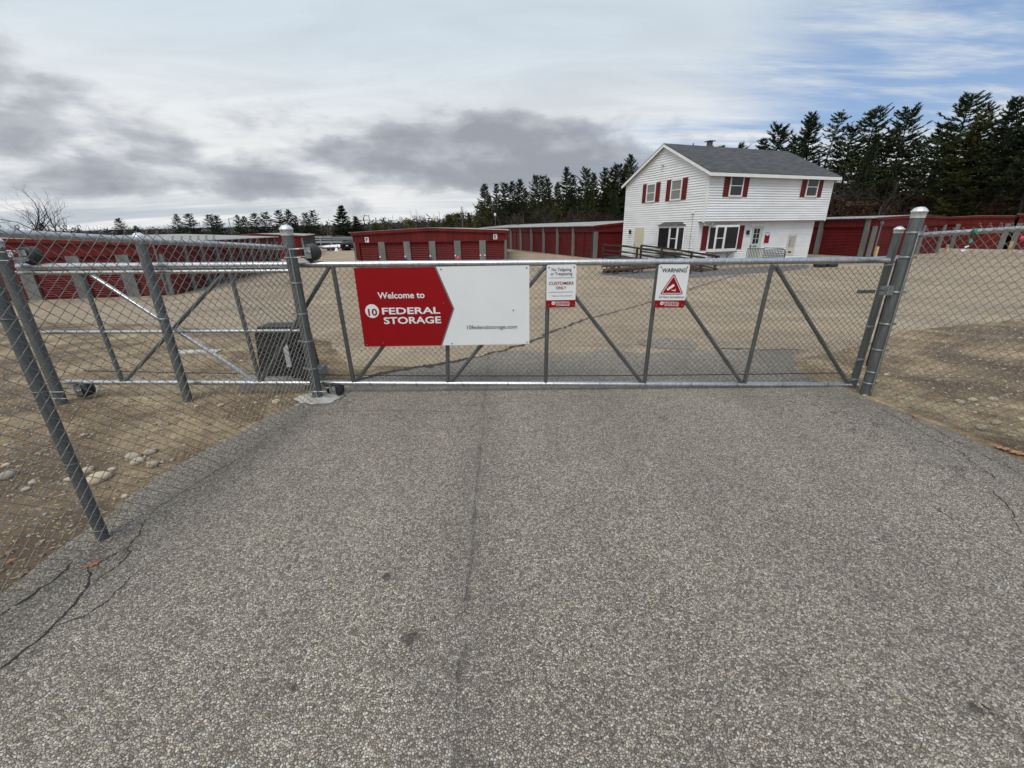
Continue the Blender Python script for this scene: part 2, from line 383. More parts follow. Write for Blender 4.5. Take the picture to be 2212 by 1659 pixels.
def thing(name, label, cat, loc=(0, 0, 0), rotz=0, group=None):
    o = bpy.data.objects.new(name, None); COL.objects.link(o); o.location = loc; o.rotation_euler = (0, 0, rotz)
    o.empty_display_size = .2
    return tag(o, label, cat, group)
class Shift(MB):
    """world coordinates in, thing-local coordinates out"""
    def __init__(s, loc): super().__init__(); s.o = Vector(loc)
    def add(s, vs, fs, smooth=False): return super().add([Vector(q) - s.o for q in vs], fs, smooth)

# ------------------------------------------------------------------ ground, pavement
def sheet(name, outline, mat, dz, step, jitter=0., seed=1):
    """triangulated sheet that follows gz() inside an outline (list of x,y)"""
    rnd = random.Random(seed); pts = []
    k = len(outline)
    for i in range(k):
        a = Vector(outline[i][:2]); c = Vector(outline[(i + 1) % k][:2]); L = (c - a).length; m_ = max(1, int(L / min(step, .12 if jitter else step)))
        m_ = min(m_, 160)
        nn = Vector((-(c - a).y, (c - a).x)).normalized() if L else Vector((0, 0))
        for j in range(m_):
            p = a.lerp(c, j / m_)
            if jitter and p.y > -1 and abs(p.x) < 30: p = p + nn * jitter * (noise.noise(Vector((p.x * 2.1, p.y * 2.1, seed))) + .5 * noise.noise(Vector((p.x * 7, p.y * 7, seed))))
            pts.append(p)
    nb = len(pts); xs = [p.x for p in pts]; ys = [p.y for p in pts]
    def inside(x, y):
        r = False; j = nb - 1
        for i in range(nb):
            if (pts[i].y > y) != (pts[j].y > y) and x < (pts[j].x - pts[i].x) * (y - pts[i].y) / (pts[j].y - pts[i].y) + pts[i].x: r = not r
            j = i
        return r
    def axis(lo, hi):
        r = []; t = lo
        while t < hi:
            r.append(t); t += step if -12 < t < 18 else step * 5
        return r
    al = list(pts)
    for x in axis(min(xs), max(xs)) + [-40., 20.]:
        for y in axis(min(ys), max(ys)):
            if inside(x, y): al.append(Vector((x, y)))
    vs, es, fs, *_ = delaunay_2d_cdt(al, [], [list(range(nb))], 1, 1e-4)
    mb = MB(); mb.add([(p.x, p.y, gz(p.x, p.y) + dz) for p in vs], [tuple(f) for f in fs], True)
    return tag(obj(name, mb, mat), kind='structure')
gx = [-2500, -1200, -600, -300, -180, -120, -90, -70, -55, -40] + [-38 + .8 * i for i in range(73)] + [22, 26, 32, 40, 55, 70, 90, 120, 180, 300, 600, 1200, 2500]
gx = sorted(set(gx + [20.]))
gy_ = [-400, -100, -40, -20, -10, -5, 0, 2, 3.5] + [4 + .4 * i for i in range(34)] + [18, 20, 25, 30, 40, 50, 60, 70, 80, 90] + [95 + 5 * i for i in range(17)] + [190, 230, 300, 500, 900, 1500, 3000]
mb = MB()
mb.add([(x, y, gz(x, y)) for y in gy_ for x in gx],
       [(j * len(gx) + i, j * len(gx) + i + 1, (j + 1) * len(gx) + i + 1, (j + 1) * len(gx) + i) for j in range(len(gy_) - 1) for i in range(len(gx) - 1)], True)
tag(obj('ground', mb, 'dirt'), kind='structure')

def GG(x, y): p = G(x, y); return (p.x, p.y)
yard = [GG(760, 790), GG(700, 735), GG(560, 722), GG(300, 700), GG(0, 696), (-45, 8), (-70, 30), (-70, 84), (20, 92), (60, 60), (60, 24), GG(2205, 690), GG(1960, 716), GG(1860, 745), GG(1800, 762), GG(1735, 775), GG(1500, 790), GG(1200, 800)]
sheet('yard_pavement', yard, 'yard_asphalt', .004, .55, .10, 3)
drive = [(-3.6, -8), GG(0, 1288), GG(60, 1240), GG(168, 1167), GG(212, 1132), GG(278, 1080), GG(370, 1010), GG(480, 954), GG(600, 893), GG(655, 872), (-2.05, 4.7), GG(765, 826), GG(900, 792), GG(1010, 776), GG(1120, 757), GG(1210, 766), GG(1300, 756), GG(1390, 764), GG(1500, 757), GG(1600, 761), GG(1690, 755), GG(1742, 757), GG(1716, 768), GG(1724, 784), GG(1712, 795), GG(1738, 806), GG(1752, 820), GG(1800, 832), (3.86, 4.5), GG(1880, 862), GG(1990, 905), GG(2100, 950), GG(2211, 1000), (4.6, 1.5), (4.9, -8)]
sheet('driveway', drive, 'asphalt', .009, .55, .085, 5)

# cracks: ribbons of tar / open joints lying in the pavement
def crack(name, pix, w, mat='tar', jit=.012, seed=0, dz=.0125):
    P_ = [G(*q) for q in pix]; pts = []
    for i in range(len(P_) - 1):
        L = (P_[i + 1] - P_[i]).length; k = max(2, int(L / .018)); k = min(k, 260)
        for j in range(k): pts.append(P_[i].lerp(P_[i + 1], j / k))
    pts.append(P_[-1]); vs = []
    for i, p in enumerate(pts):
        d = (pts[min(i + 1, len(pts) - 1)] - pts[max(i - 1, 0)]); d.z = 0; d.normalize(); nn = Vector((-d.y, d.x, 0))
        o_ = nn * jit * (noise.noise(p * 5 + Vector((seed, 0, 0))) * 2.2 + noise.noise(p * 17 + Vector((seed, 0, 0))) * 1.5 + noise.noise(p * 45 + Vector((seed, 0, 0))) * .9)
        ww = w * 1.15 * (.35 + 1.5 * abs(noise.noise(p * 26 + Vector((0, seed, 0))))) * min(1, .3 + i * .3, .3 + (len(pts) - 1 - i) * .3)
        for sgn in (-.5, .5):
            q = p + o_ + nn * ww * sgn; vs.append((q.x, q.y, gz(q.x, q.y) + dz))
    mb = MB(); mb.add(vs, [(2 * i, 2 * i + 1, 2 * i + 3, 2 * i + 2) for i in range(len(pts) - 1)])
    return tag(obj(name, mb, mat), kind='structure')
crack('pavement_crack', [(0, 1452), (60, 1400), (112, 1362), (150, 1320), (190, 1275), (197, 1230)], .014, seed=1)
crack('pavement_crack', [(112, 1362), (170, 1340), (235, 1300), (300, 1235)], .006, seed=2)
crack('pavement_crack', [(197, 1262), (260, 1225), (292, 1195), (283, 1180), (308, 1150), (316, 1125)], .008, seed=3)
crack('pavement_crack', [(283, 1180), (250, 1200), (215, 1225)], .006, seed=4)
crack('pavement_crack', [(0, 1335), (60, 1300), (110, 1262), (155, 1215)], .012, seed=5)
crack('pavement_crack', [(320, 1110), (420, 1050), (520, 990)], .005, seed=6)
crack('pavement_crack', [(640, 905), (720, 893), (800, 888), (900, 890), (1000, 893)], .006, seed=7)
crack('pavement_crack', [(735, 868), (760, 842), (790, 828)], .007, seed=8)
crack('pavement_crack', [(1000, 880), (1100, 868), (1220, 872)], .005, seed=9)
crack('pavement_crack', [(1040, 850), (1036, 900), (1038, 960), (1030, 1050), (1024, 1130)], .0025, seed=10)
crack('pavement_crack', [(1019, 1190), (1012, 1260), (1006, 1330)], .002, seed=31)
crack('pavement_crack', [(995, 1430), (988, 1500), (984, 1540)], .002, seed=32)
crack('pavement_crack', [(1900, 885), (1990, 935), (2080, 985), (2150, 1040)], .006, seed=11)
crack('pavement_crack', [(1960, 900), (2060, 955), (2211, 1030)], .005, seed=12)
crack('pavement_crack', [(2140, 1060), (2180, 1110), (2211, 1160)], .006, seed=14)
crack('pavement_crack', [(2000, 1090), (2090, 1150), (2190, 1210)], .004, seed=15)
crack('pavement_crack', [(2105, 1525), (2130, 1545)], .012, seed=16, jit=.02)
crack('tar_joint', [(700, 835), (770, 822), (850, 803), (950, 788), (1030, 773)], .13, seed=21, jit=.02)
crack('tar_joint', [(1030, 773), (1130, 745), (1260, 692), (1420, 648)], .07, seed=22, jit=.03)
crack('tar_joint', [(1420, 648), (1500, 622), (1600, 592)], .12, seed=23, jit=.05, mat='gravel')
crack('tar_joint', [(1540, 754), (1640, 756), (1730, 757)], .05, seed=24, jit=.02)
# sunken patch beyond the gate
def flat(name, cpix, rx, ry, mat, dz, seed=0, label=None, **k):
    c_ = G(*cpix); mb = MB(); nn = 40; vs = [(c_.x, c_.y, gz(c_.x, c_.y) + dz)]
    for i in range(nn):
        a = 2 * math.pi * i / nn; r = 1 + .35 * noise.noise(Vector((math.cos(a) * 1.5, math.sin(a) * 1.5, seed))) + .12 * noise.noise(Vector((math.cos(a) * 6, math.sin(a) * 6, seed)))
        x, y = c_.x + rx * r * math.cos(a), c_.y + ry * r * math.sin(a); vs.append((x, y, gz(x, y) + dz))
    mb.add(vs, [(0, i + 1, (i + 1) % nn + 1) for i in range(nn)]); return tag(obj(name, mb, mat), label, **k)
flat('pavement_patch', (1440, 742), .50, .42, 'asphalt', .012, 3, kind='structure')
sheet('gravel_bed', [GG(1290, 592), GG(1380, 603), GG(1480, 601), GG(1600, 593), GG(1700, 586), GG(1745, 580), GG(1745, 572), GG(1600, 578), GG(1490, 586), GG(1380, 584), GG(1300, 586)], 'gravel', .009, .5, .12, 8)


# distant hills
mb = MB(); N = 260; vs = []
for j, (yy, hh) in enumerate(((230, 0.0), (420, .25), (640, .7), (820, 1.0), (1000, .9))):
    for i in range(N):
        x = -2600 + 5200 * i / (N - 1)
        bse = -6 + hh * (17 + 7 * noise.noise(Vector((x * .0016, 1.3, 0))) + 3 * noise.noise(Vector((x * .008, 5, 0))) + (1.8 * noise.noise(Vector((x * .09, 9, j))) if hh > .9 else 0))
        vs.append((x, yy, bse))
mb.add(vs, [(j * N + i, j * N + i + 1, (j + 1) * N + i + 1, (j + 1) * N + i) for j in range(4) for i in range(N - 1)], False)
tag(obj('hills', mb, 'hill_forest'), kind='structure')

# ------------------------------------------------------------------ chain link
def chain_mesh(mb, A, t, n, length, z0f, z1f, pitch=.072, r=.0019, hooks=True):
    """woven wires: A start, t direction along fence, n small offset normal; z0f/z1f give bottom/top height at s"""
    h = pitch / 2; k = int(length / h)
    for i in range(k):
        s0 = i * h; za, zb = z0f(s0), z1f(s0)
        ja = math.ceil(za / h); jb = int(zb / h); pts = []
        for j in range(ja, jb + 1):
            s_ = s0 + (0 if (j + i) % 2 == 0 else h)
            wob = .0025 * noise.noise(Vector((s_ * 2, j * .2, 3)))
            pts.append(A + t * (s_ + wob) + n * (.0022 if (j + i) % 2 else -.0022) + Vector((0, 0, j * h)))
        if len(pts) < 2: continue
        if hooks and (jb + i) % 2 == 0:
            e = pts[-1]; pts += [e + t * .004 + Vector((0, 0, .012)), e - t * .010 + Vector((0, 0, .017)), e - t * .013 + Vector((0, 0, .004))]
        mb.tube(pts, r, 4, False, False)
def dome(mb, c, r, h=.05, skirt=.05):
    mb.lathe([(r + .004, -skirt), (r + .006, 0), (r + .012, .001), (r + .011, .012), (r * .93, h * .62), (r * .6, h * .9), (0.001, h)], c, n=20)
def band(mb, c, r, w=.022, t=.004, axis=(0, 0, 1)):
    mb.lathe([(r + .001, -w / 2), (r + t, -w / 2), (r + t, w / 2), (r + .001, w / 2)], c, axis, 18)

GY = 4.60
def gp(x, y, Y=GY): return atY(x, y, Y)
# ---- main gate post on the left, with guide rollers
PM = G(687, 862); PR = G(1868, 852); PA = G(225, 1165); PB = G(140, 862); PC = G(405, 875)
PB.y = 4.46; PB.x = -5.13; PC.y = 4.47; PC.x = -3.70
def roller(parent, c, off=(0, 0, 0)):
    mb = Shift(parent.location); r = .088
    mb.lathe([(.02, -.050), (r * .9, -.050), (r, -.040), (r * .97, -.012), (r * .93, 0), (r * .97, .012), (r, .040), (r * .9, .050), (.02, .050)], c, (0, 1, 0), 28)
    o = obj('guide_roller', mb, 'black_rubber', parent)
    mb = Shift(parent.location); cx, cy, cz = c; px, py = parent.location.x, parent.location.y; rp = .056
    for dz in (-.038, .042):
        pts = [Vector((px + rp * math.cos(a) * 1.08, py + rp * math.sin(a) * 1.08, cz + dz)) for a in [math.pi * (.5 + i / 10) for i in range(11)]]
        pts = [Vector((cx - .03, py + .06, cz + dz))] + pts + [Vector((cx - .03, py - .06, cz + dz))]
        mb.tube(pts, .007, 6)
    mb.box(cx - .036, cx - .026, cy - .085, cy - .055, cz - .075, cz + .075)
    mb.box(cx - .036, cx + .02, cy - .062, cy - .054, cz - .055, cz + .055)
    mb.lathe([(.014, 0), (.014, .03), (0, .032)], (cx, cy - .085, cz), (0, 1, 0), 8)
    obj('roller_bracket', mb, 'galvanised', o)
def gate_post(name, P0, H, r, label, rollers=(), bands=(), footing=False, cat='gate post', group=None, cap=True):
    t = thing(name, label, cat, (P0.x, P0.y, 0), 0, group)
    mb = Shift(t.location); mb.tube([P0 + Vector((0, 0, -.12)), P0 + Vector((0, 0, H - .03))], r, 20); obj('post_pipe', mb, 'galvanised_dull', t)
    if cap: mb = Shift(t.location); dome(mb, P0 + Vector((0, 0, H - .035)), r); obj('post_cap', mb, 'cap_metal', t)
    for z in bands:
        mb = Shift(t.location); band(mb, P0 + Vector((0, 0, z)), r); mb.box(P0.x - .05 - r, P0.x - r, P0.y - .006, P0.y + .006, z - .01, z + .01) if name != 'gate_post' else mb.box(P0.x + r, P0.x + r + .03, P0.y - .03, P0.y - .018, z - .01, z + .01)
        obj('tension_band', mb, 'band_metal', t)
    for c in rollers: roller(t, c)
    return t
P0 = Vector((PM.x, PM.y, 0))
gate_post('roller_gate_post', P0, 1.85, .054, 'capped steel post with black guide rollers left of the red and white welcome sign',
          [(PM.x + .155, GY, 1.475 + .118), (PM.x + .165, GY, .155 - .085)], (1.30, .98, .68, .37), group=None)
gate_post('roller_post', Vector((PC.x, PC.y, 0)), 1.80, .045, 'capped steel post with pipe rails passing behind, midway along the gate tail', [], (.95,), cat='post')
gate_post('roller_post', Vector((PB.x, PB.y, 0)), 1.78, .050, 'thick steel post with black rollers at the far left end of the gate tail',
          [(PB.x + .155, GY, 1.49 + .118), (PB.x + .165, GY, .205 - .085)], (), cat='post')
tr_ = gate_post('gate_post', Vector((PR.x, PR.y, 0)), 1.92, .054, 'tall capped steel post right of the sliding gate, wrapped by tension bands', [], (1.70, 1.47, 1.13, .80, .52, .27, .14))
mb = Shift(tr_.location)
mb.box(PR.x - .16, PR.x - .05, PR.y - .012, PR.y + .012, 1.155, 1.185); mb.box(PR.x - .16, PR.x - .05, PR.y - .012, PR.y + .012, 1.105, 1.135); mb.box(PR.x - .11, PR.x - .05, PR.y - .03, PR.y + .03, 1.10, 1.19)
obj('latch_receiver', mb, 'band_metal', tr_)
mb = Shift(tr_.location); mb.box(PR.x + .005, PR.x + .035, PR.y + .07, PR.y + .11, .30, 1.45); obj('safety_edge', mb, 'black_rubber', tr_)
# concrete footing
mb = MB(); nn = 36; vs = []
for i in range(nn):
    a = 2 * math.pi * i / nn; r = 1 + .4 * noise.noise(Vector((math.cos(a) * 2, math.sin(a) * 2, 4.4))); vs.append((PM.x + .02 + .27 * r * math.cos(a), PM.y - .02 + .17 * r * math.sin(a), .016))
vs2 = [(PM.x + (x - PM.x) * .86, PM.y + (y - PM.y) * .8, .032) for x, y, z in vs]
mb.add(vs + vs2, [(i, (i + 1) % nn, (i + 1) % nn + nn, i + nn) for i in range(nn)] + [tuple(range(nn, 2 * nn))], True)
tag(obj('concrete_footing', mb, 'concrete'), 'whitish rough concrete collar around the foot of the roller gate post', 'footing')

# ---- sliding gate
gate = thing('sliding_gate', 'long galvanised chain link sliding gate closed across the driveway', 'gate', (0, GY, 0))
def gpart(name, pts, r, mat='galvanised', n=14):
    mb = Shift(gate.location); mb.tube(pts, r, n); return obj(name, mb, mat, gate)
def z_top(x): return 1.4955 + (1.424 - 1.4955) * (x + 5.03) / 9.05
def z_bot(x): return .205 + (.022 - .205) * (x + 5.03) / 9.0 - .0
XL, XR = gp(40, 578).x, gp(1932, 565).x
gpart('top_rail', [(XL, GY, z_top(XL)), (XR, GY, z_top(XR))], .033)
gpart('bottom_rail', [(XL, GY, z_bot(XL)), (XR - .02, GY, z_bot(XR))], .027)
gpart('track_rail', [(gp(30, 591).x, GY - .02, z_top(XL) - .062), (gp(612, 575).x + .1, GY - .02, z_top(-2.4) - .062)], .021)
gpart('middle_rail', [gp(95, 718), gp(655, 714.5)], .019)
def bar(x0, y0, x1, y1, r=.023, name='upright', mat='galvanised_dull', dy=0):
    a = gp(x0, y0); c = gp(x1, y1); a.y += dy; c.y += dy; return gpart(name, [a, c], r, mat, 12)
for q in ((718, 572, 764, 828), (965, 572, 967, 828), (1184, 572, 1178, 830), (1421, 572, 1391, 830), (1668, 572, 1606, 831), (175, 592, 265, 826), (498, 592, 562, 826)): bar(*q)
for q in ((712, 575, 563, 826), (960, 575, 766, 828), (1178, 575, 972, 828), (1190, 575, 1388, 830), (1427, 575, 1603, 831), (1675, 575, 1832, 832), (480, 595, 268, 826)): bar(*q, r=.021, name='brace')
bar(198, 595, 556, 827, r=.021, name='brace', mat='galvanised')
a = gp(1840, 836); c = gp(1941, 497)
gpart('end_post', [a, c], .037, 'galvanised_dull', 16)
mb = Shift(gate.location); dome(mb, c, .037, .035, .03); obj('post_cap', mb, 'cap_metal', gate)
for f in (.80, .42, .20, .06):
    mb = Shift(gate.location); band(mb, a.lerp(c, f), .037, .02); mb.box(a.lerp(c, f).x - .085, a.lerp(c, f).x - .03, GY - .05, GY - .04, a.lerp(c, f).z - .008, a.lerp(c, f).z + .008); obj('tension_band', mb, 'band_metal', gate)
mb = Shift(gate.location); a = gp(1843, 629); mb.box(a.x, a.x + .19, GY - .055, GY - .045, a.z - .018, a.z + .018); obj('latch_plate', mb, 'galvanised_dull', gate)
mb = Shift(gate.location)
chain_mesh(mb, Vector((-2.93, GY - .034, 0)), Vector((1, 0, 0)), Vector((0, 1, 0)), 6.89, lambda s: z_bot(-2.93 + s) + .045, lambda s: z_top(-2.93 + s) - .045, .066, .0027)
obj('chain_link_mesh', mb, 'wire', gate)
for i in range(13):       # wire ties
    for z in (1,):
        mb = Shift(gate.location); x = -2.7 + i * .53; mb.tube([(x, GY - .04, z_bot(x) + .05), (x + .01, GY - .045, z_bot(x) - .01), (x + .02, GY, z_bot(x) - .032)], .003, 4); obj('tie_wire', mb, 'wire', gate)
# drive chain
mb = Shift(gate.location)
pts = [(-5.0 + 8.9 * i / 60, GY + .10, .31 + (.135 - .31) * i / 60 - .05 * math.sin(math.pi * i / 60)) for i in range(61)]
mb.tube(pts, .0055, 6); obj('drive_chain', mb, 'black_iron', gate)

# ---- gate operator
pad = MB(); pad.box(-3.30, -2.50, 4.76, 5.45, -.05, .115)
tag(obj('operator_pad', pad, 'concrete_grey'), 'low grey concrete pad under the black gate motor box', 'concrete pad')
op = thing('gate_operator', 'black gate motor box with white sticker behind the chain link', 'gate motor', (-2.83, 5.15, .125))
mb = MB(); bmx = bmesh.new(); bmesh.ops.create_cube(bmx, size=1)
for vv in bmx.verts: vv.co = Vector((vv.co.x * (.60 if vv.co.z < 0 else .54), vv.co.y * (.42 if vv.co.z < 0 else .34), vv.co.z * .60 + .30))
bmesh.ops.bevel(bmx, geom=bmx.edges[:], offset=.035, segments=3, affect='EDGES')
me = bpy.data.meshes.new('cover'); bmx.to_mesh(me); bmx.free(); me.materials.append(MATS['black_plastic']); obj('cover', me, None, op)
mb = MB(); mb.box(.08, .135, -.222, -.205, .12, .44); obj('sticker', mb, 'sign_white', op)
mb = MB(); mb.box(-.20, .03, -.214, -.19, .36, .40); obj('grip', mb, 'black_rubber', op)
mb = MB(); mb.box(.36, .46, -.48, -.40, .02, .30); mb.lathe([(.01, -.02), (.055, -.02), (.055, .02), (.01, .02)], (.47, -.44, .20), (0, 1, 0), 14); mb.box(.24, .40, -.45, -.15, .05, .12); obj('chain_bracket', mb, 'black_iron', op)

# ---- side fences
def chain_fence(name, label, A, B, ztop, zbot, rail_r, s_end, off, mesh_over=.055, posts=()):
    t = (B - A); t.z = 0; t.normalize(); n = Vector((t.y, -t.x, 0))
    root = thing(name, label, 'chain link fence', (A.x, A.y, 0))
    mb = Shift(root.location); mb.tube([A + t * .06 + Vector((0, 0, ztop(.06))), A + t * s_end + Vector((0, 0, ztop(s_end)))], rail_r, 16); obj('top_rail', mb, 'galvanised', root)
    mb = Shift(root.location)
    chain_mesh(mb, A + t * .065 + n * off, t, n, s_end - .07, lambda s: zbot(s), lambda s: ztop(s) + mesh_over, .072, .0027)
    obj('chain_link_mesh', mb, 'fence_wire', root)
    mb = Shift(root.location); mb.tube([A + t * .075 + n * off + Vector((0, 0, .06)), A + t * .075 + n * off + Vector((0, 0, ztop(0)))], .005, 6); obj('tension_bar', mb, 'galvanised', root)
    for (P_, H, r) in posts:
        mb = Shift(root.location); mb.tube([P_ + Vector((0, 0, -.1)), P_ + Vector((0, 0, H))], r, 16); po = obj('line_post', mb, 'galvanised_dull', root)
        for z in (.08, .55, 1.0, 1.4): mb = Shift(root.location); mb.lathe([(r, -.004), (r + .004, -.004), (r + .004, .004), (r, .004)], P_ + Vector((0, 0, z)), (.1, .1, 1), 12); obj('tie_wire', mb, 'fence_wire', po)
        mb = Shift(root.location); mb.lathe([(rail_r + .003, -.03), (rail_r + .009, -.03), (rail_r + .009, .03), (rail_r + .003, .03)], P_ + Vector((0, 0, H + rail_r)), tuple(t), 14); mb.lathe([(r + .005, -.04), (r + .005, .0), (r * .6, .02)], P_ + Vector((0, 0, H - .005)), n=14); obj('rail_fitting', mb, 'galvanised', po)
    return root
A_ = Vector((PM.x, PM.y, 0)); B_ = Vector((PA.x, PA.y, 0))
zt = lambda s: 1.645 + .076 * s
A2_ = Vector((-2.62, .62, 0))
chain_fence('chain_link_fence', 'chain link fence panel running from the roller gate post along the left driveway edge', A_, B_, zt, lambda s: .03, .0215, 4.7, .045 * -1,
            posts=[(B_ + Vector((-.0, 0, 0)), zt(2.335) - .02, .031)])
Ar = Vector((PR.x, PR.y, 0)); pr_end = G(2211, 979); Br = Vector((pr_end.x, pr_end.y, 0))
chain_fence('chain_link_fence', 'chain link fence panel leaving the right gate post along the right driveway edge', Ar, Br, lambda s: 1.675 + .075 * s, lambda s: .02, .0215, 4.4, .03,
            posts=[(Ar + (Br - Ar).normalized() * 3.0, 1.86, .031)])
# green ribbon tied to the right hand rail
tdir = (Br - Ar).normalized(); rb = thing('ribbon_tag', 'green ribbon with a white tag tied to the right fence rail', 'ribbon', tuple(Ar + tdir * .50 + Vector((-.03, -.03, 1.71))))
mb = MB(); mb.lathe([(.024, -.016), (.029, -.016), (.029, .016), (.024, .016)], (.03, .03, 0.0), tuple(tdir), 14)
def strip(mb, p0, p1, w, tw=.2):
    p0 = Vector(p0); p1 = Vector(p1); k = 8; vs = []
    for i in range(k + 1):
        p = p0.lerp(p1, i / k) + Vector((0, -.012 * math.sin(i * 1.3), 0)); a = tw * math.sin(i * .9); d = Vector((math.cos(a) * .9, .3 * math.sin(a), .35)) * w / 2
        vs += [p - d, p + d]
    mb.add(vs, [(2 * i, 2 * i + 1, 2 * i + 3, 2 * i + 2) for i in range(k)]); o2 = [(x, y + .003, z) for x, y, z in vs]; mb.add(o2, [(2 * i, 2 * i + 2, 2 * i + 3, 2 * i + 1) for i in range(k)])
strip(mb, (.02, .0, 0), (-.05, -.01, -.115), .028); rbo = obj('ribbon', mb, 'green_ribbon', rb)
mb = MB(); strip(mb, (-.05, -.012, -.115), (-.083, -.014, -.165), .034, .0); obj('tag', mb, 'sign_white', rb)

# ------------------------------------------------------------------ lettering
def text_mesh(txt, h, w=None, bold=0.0, align='CENTER', shear=0, spacing=1.0):
    cu = bpy.data.curves.new('txt', 'FONT'); cu.body = txt; cu.align_x = align; cu.align_y = 'CENTER'; cu.size = 1; cu.offset = bold; cu.extrude = 0; cu.shear = shear; cu.space_character = spacing
    cu.resolution_u = 4
    o = bpy.data.objects.new('txt', cu); COL.objects.link(o); dg = bpy.context.evaluated_depsgraph_get(); dg.update()
    me = bpy.data.meshes.new_from_object(o.evaluated_get(dg)); bpy.data.objects.remove(o)
    xs = [v.co.x for v in me.vertices]; ys = [v.co.y for v in me.vertices]
    cw, ch = max(xs) - min(xs), max(ys) - min(ys); cx, cy = (max(xs) + min(xs)) / 2, (max(ys) + min(ys)) / 2
    sy = h / ch; sx = (w / cw) if w else sy
    vs = [((v.co.x - cx) * sx, (v.co.y - cy) * sy) for v in me.vertices]; fs = [tuple(p.vertices) for p in me.polygons]
    bpy.data.meshes.remove(me); return vs, fs
def letter(mb, fr, txt, s, z, h, w=None, bold=.02, d=.0035, **k):
    """lettering lying d in front of the wall frame"""
    O, t, n = fr; vs, fs = text_mesh(txt, h, w, bold, **k)
    mb.add([O + t * (s + x) + n * d + Vector((0, 0, z + y)) for x, y in vs], fs)
def rrect(s0, s1, z0, z1, r=.015):
    pts = []
    for cx, cz, a0 in ((s1 - r, z1 - r, 0), (s0 + r, z1 - r, 90), (s0 + r, z0 + r, 180), (s1 - r, z0 + r, 270)):
        for i in range(5): a = rad(a0 + i * 22.5); pts.append((cx + r * math.cos(a), cz + r * math.sin(a)))
    return pts
def sign_frame(x0, z0, y=GY - .062): return (Vector((x0, y, z0)), Vector((1, 0, 0)), Vector((0, -1, 0)))

# big welcome sign
p_tl, p_br = gp(764, 579, GY - .06), gp(1143, 743, GY - .06)
SW, SH = p_br.x - p_tl.x, p_tl.z - p_br.z
sg = thing('welcome_sign', 'wide red and white Welcome to storage sign with a web address on the gate', 'sign', (p_tl.x, GY - .062, p_br.z))
fr = (Vector((0, 0, 0)), Vector((1, 0, 0)), Vector((0, -1, 0)))
mb = MB(); mb.fpoly(fr, rrect(0, SW, 0, SH, .006), -.003, .0); obj('sign_panel', mb, 'sign_white', sg)
def UV(u, v): return (u * SW, (1 - v) * SH)
mb = MB(); mb.fpoly(fr, [UV(0, 0), UV(0, 1), UV(.470, 1), UV(.558, .52), UV(.468, 0)], .0005, .0014); obj('printed_edge_shadow', mb, 'ink_grey', sg)
mb = MB(); mb.fpoly(fr, [UV(-.0005, 0), UV(-.0005, 1), UV(.4615, 1), UV(.549, .52), UV(.459, 0)], .0006, .0024); obj('red_arrow_field', mb, 'sign_red', sg)
mb = MB()
letter(mb, fr, 'Welcome to', *UV(.253, .34), .068, .272 * SW, .018)
letter(mb, fr, 'FEDERAL', *UV(.302, .537), .072, .342 * SW, .022)
letter(mb, fr, 'STORAGE', *UV(.305, .660), .076, .340 * SW, .022)
c0 = UV(.073, .535); mb.fpoly(fr, [(c0[0] + .074 * math.cos(a * math.pi / 18), c0[1] + .074 * math.sin(a * math.pi / 18)) for a in range(36)], .0028, .0034)
obj('lettering', mb, 'sign_white', sg)
mb = MB(); letter(mb, fr, '10', c0[0] + .004, c0[1] - .012, .078, .098, .03, d=.0042)
obj('emblem_numerals', mb, 'sign_red', sg)
mb = MB(); letter(mb, fr, '10federalstorage.com', *UV(.7765, .772), .056, .300 * SW, .0)
obj('web_address', mb, 'ink_black', sg)
def screws(sg, pts, r=.007):
    for s_, z_ in pts: mb = MB(); mb.lathe([(r, 0), (r, .003), (0, .005)], (s_, -.002, z_), (0, -1, 0), 10); obj('rivet', mb, 'galvanised_dull', sg)
screws(sg, [UV(.495, .03), UV(.985, .03), UV(.985, .975), UV(.015, .975), UV(.53, .975), UV(.497, .45), UV(.115, .955), UV(.905, .55)])

def small_sign(name, label, pix, builder):
    tl, tr, br, bl = [gp(*q, GY - .05) for q in pix]
    w = ((tr - tl).length + (br - bl).length) / 2; h = ((tl - bl).length + (tr - br).length) / 2
    s_ = thing(name, label, 'sign', (bl.x, GY - .064, bl.z)); s_.rotation_euler = (0, -math.atan2(br.z - bl.z, br.x - bl.x), 0)
    mb = MB(); mb.fpoly(fr, rrect(0, w, 0, h, .018), -.003, 0); obj('sign_panel', mb, 'sign_white', s_)
    mb = MB(); r = .018
    pts = [(0, h * .175), (w, h * .175)][::-1] + [(r + r * math.cos(rad(180 + i * 22.5)), r + r * math.sin(rad(180 + i * 22.5))) for i in range(5)] + [(w - r + r * math.cos(rad(270 + i * 22.5)), r + r * math.sin(rad(270 + i * 22.5))) for i in range(5)]
    pts = [(0, h * .175)] + pts[2:] + [(w, h * .175)]
    mb.fpoly(fr, pts, .0004, .0014); obj('red_footer', mb, 'sign_red', s_)
    mb = MB(); letter(mb, fr, 'FEDERAL', .57 * w, .118 * h, .0205, .50 * w, .006); letter(mb, fr, 'STORAGE', .57 * w, .058 * h, .0205, .47 * w, .012)
    c_ = (.245 * w, .105 * h); mb.fpoly(fr, [(c_[0] + .019 * math.cos(a * math.pi / 10), c_[1] + .019 * math.sin(a * math.pi / 10)) for a in range(20)], .0018, .0026)
    obj('footer_lettering', mb, 'sign_white', s_)
    mb = MB(); letter(mb, fr, '10', c_[0], c_[1], .016, .02, .03, d=.0034); obj('emblem_numerals', mb, 'sign_red', s_)
    builder(s_, w, h)
    screws(s_, [(.025, h - .025), (w - .025, h - .025), (.025, .025), (w - .025, .025)])
    return s_
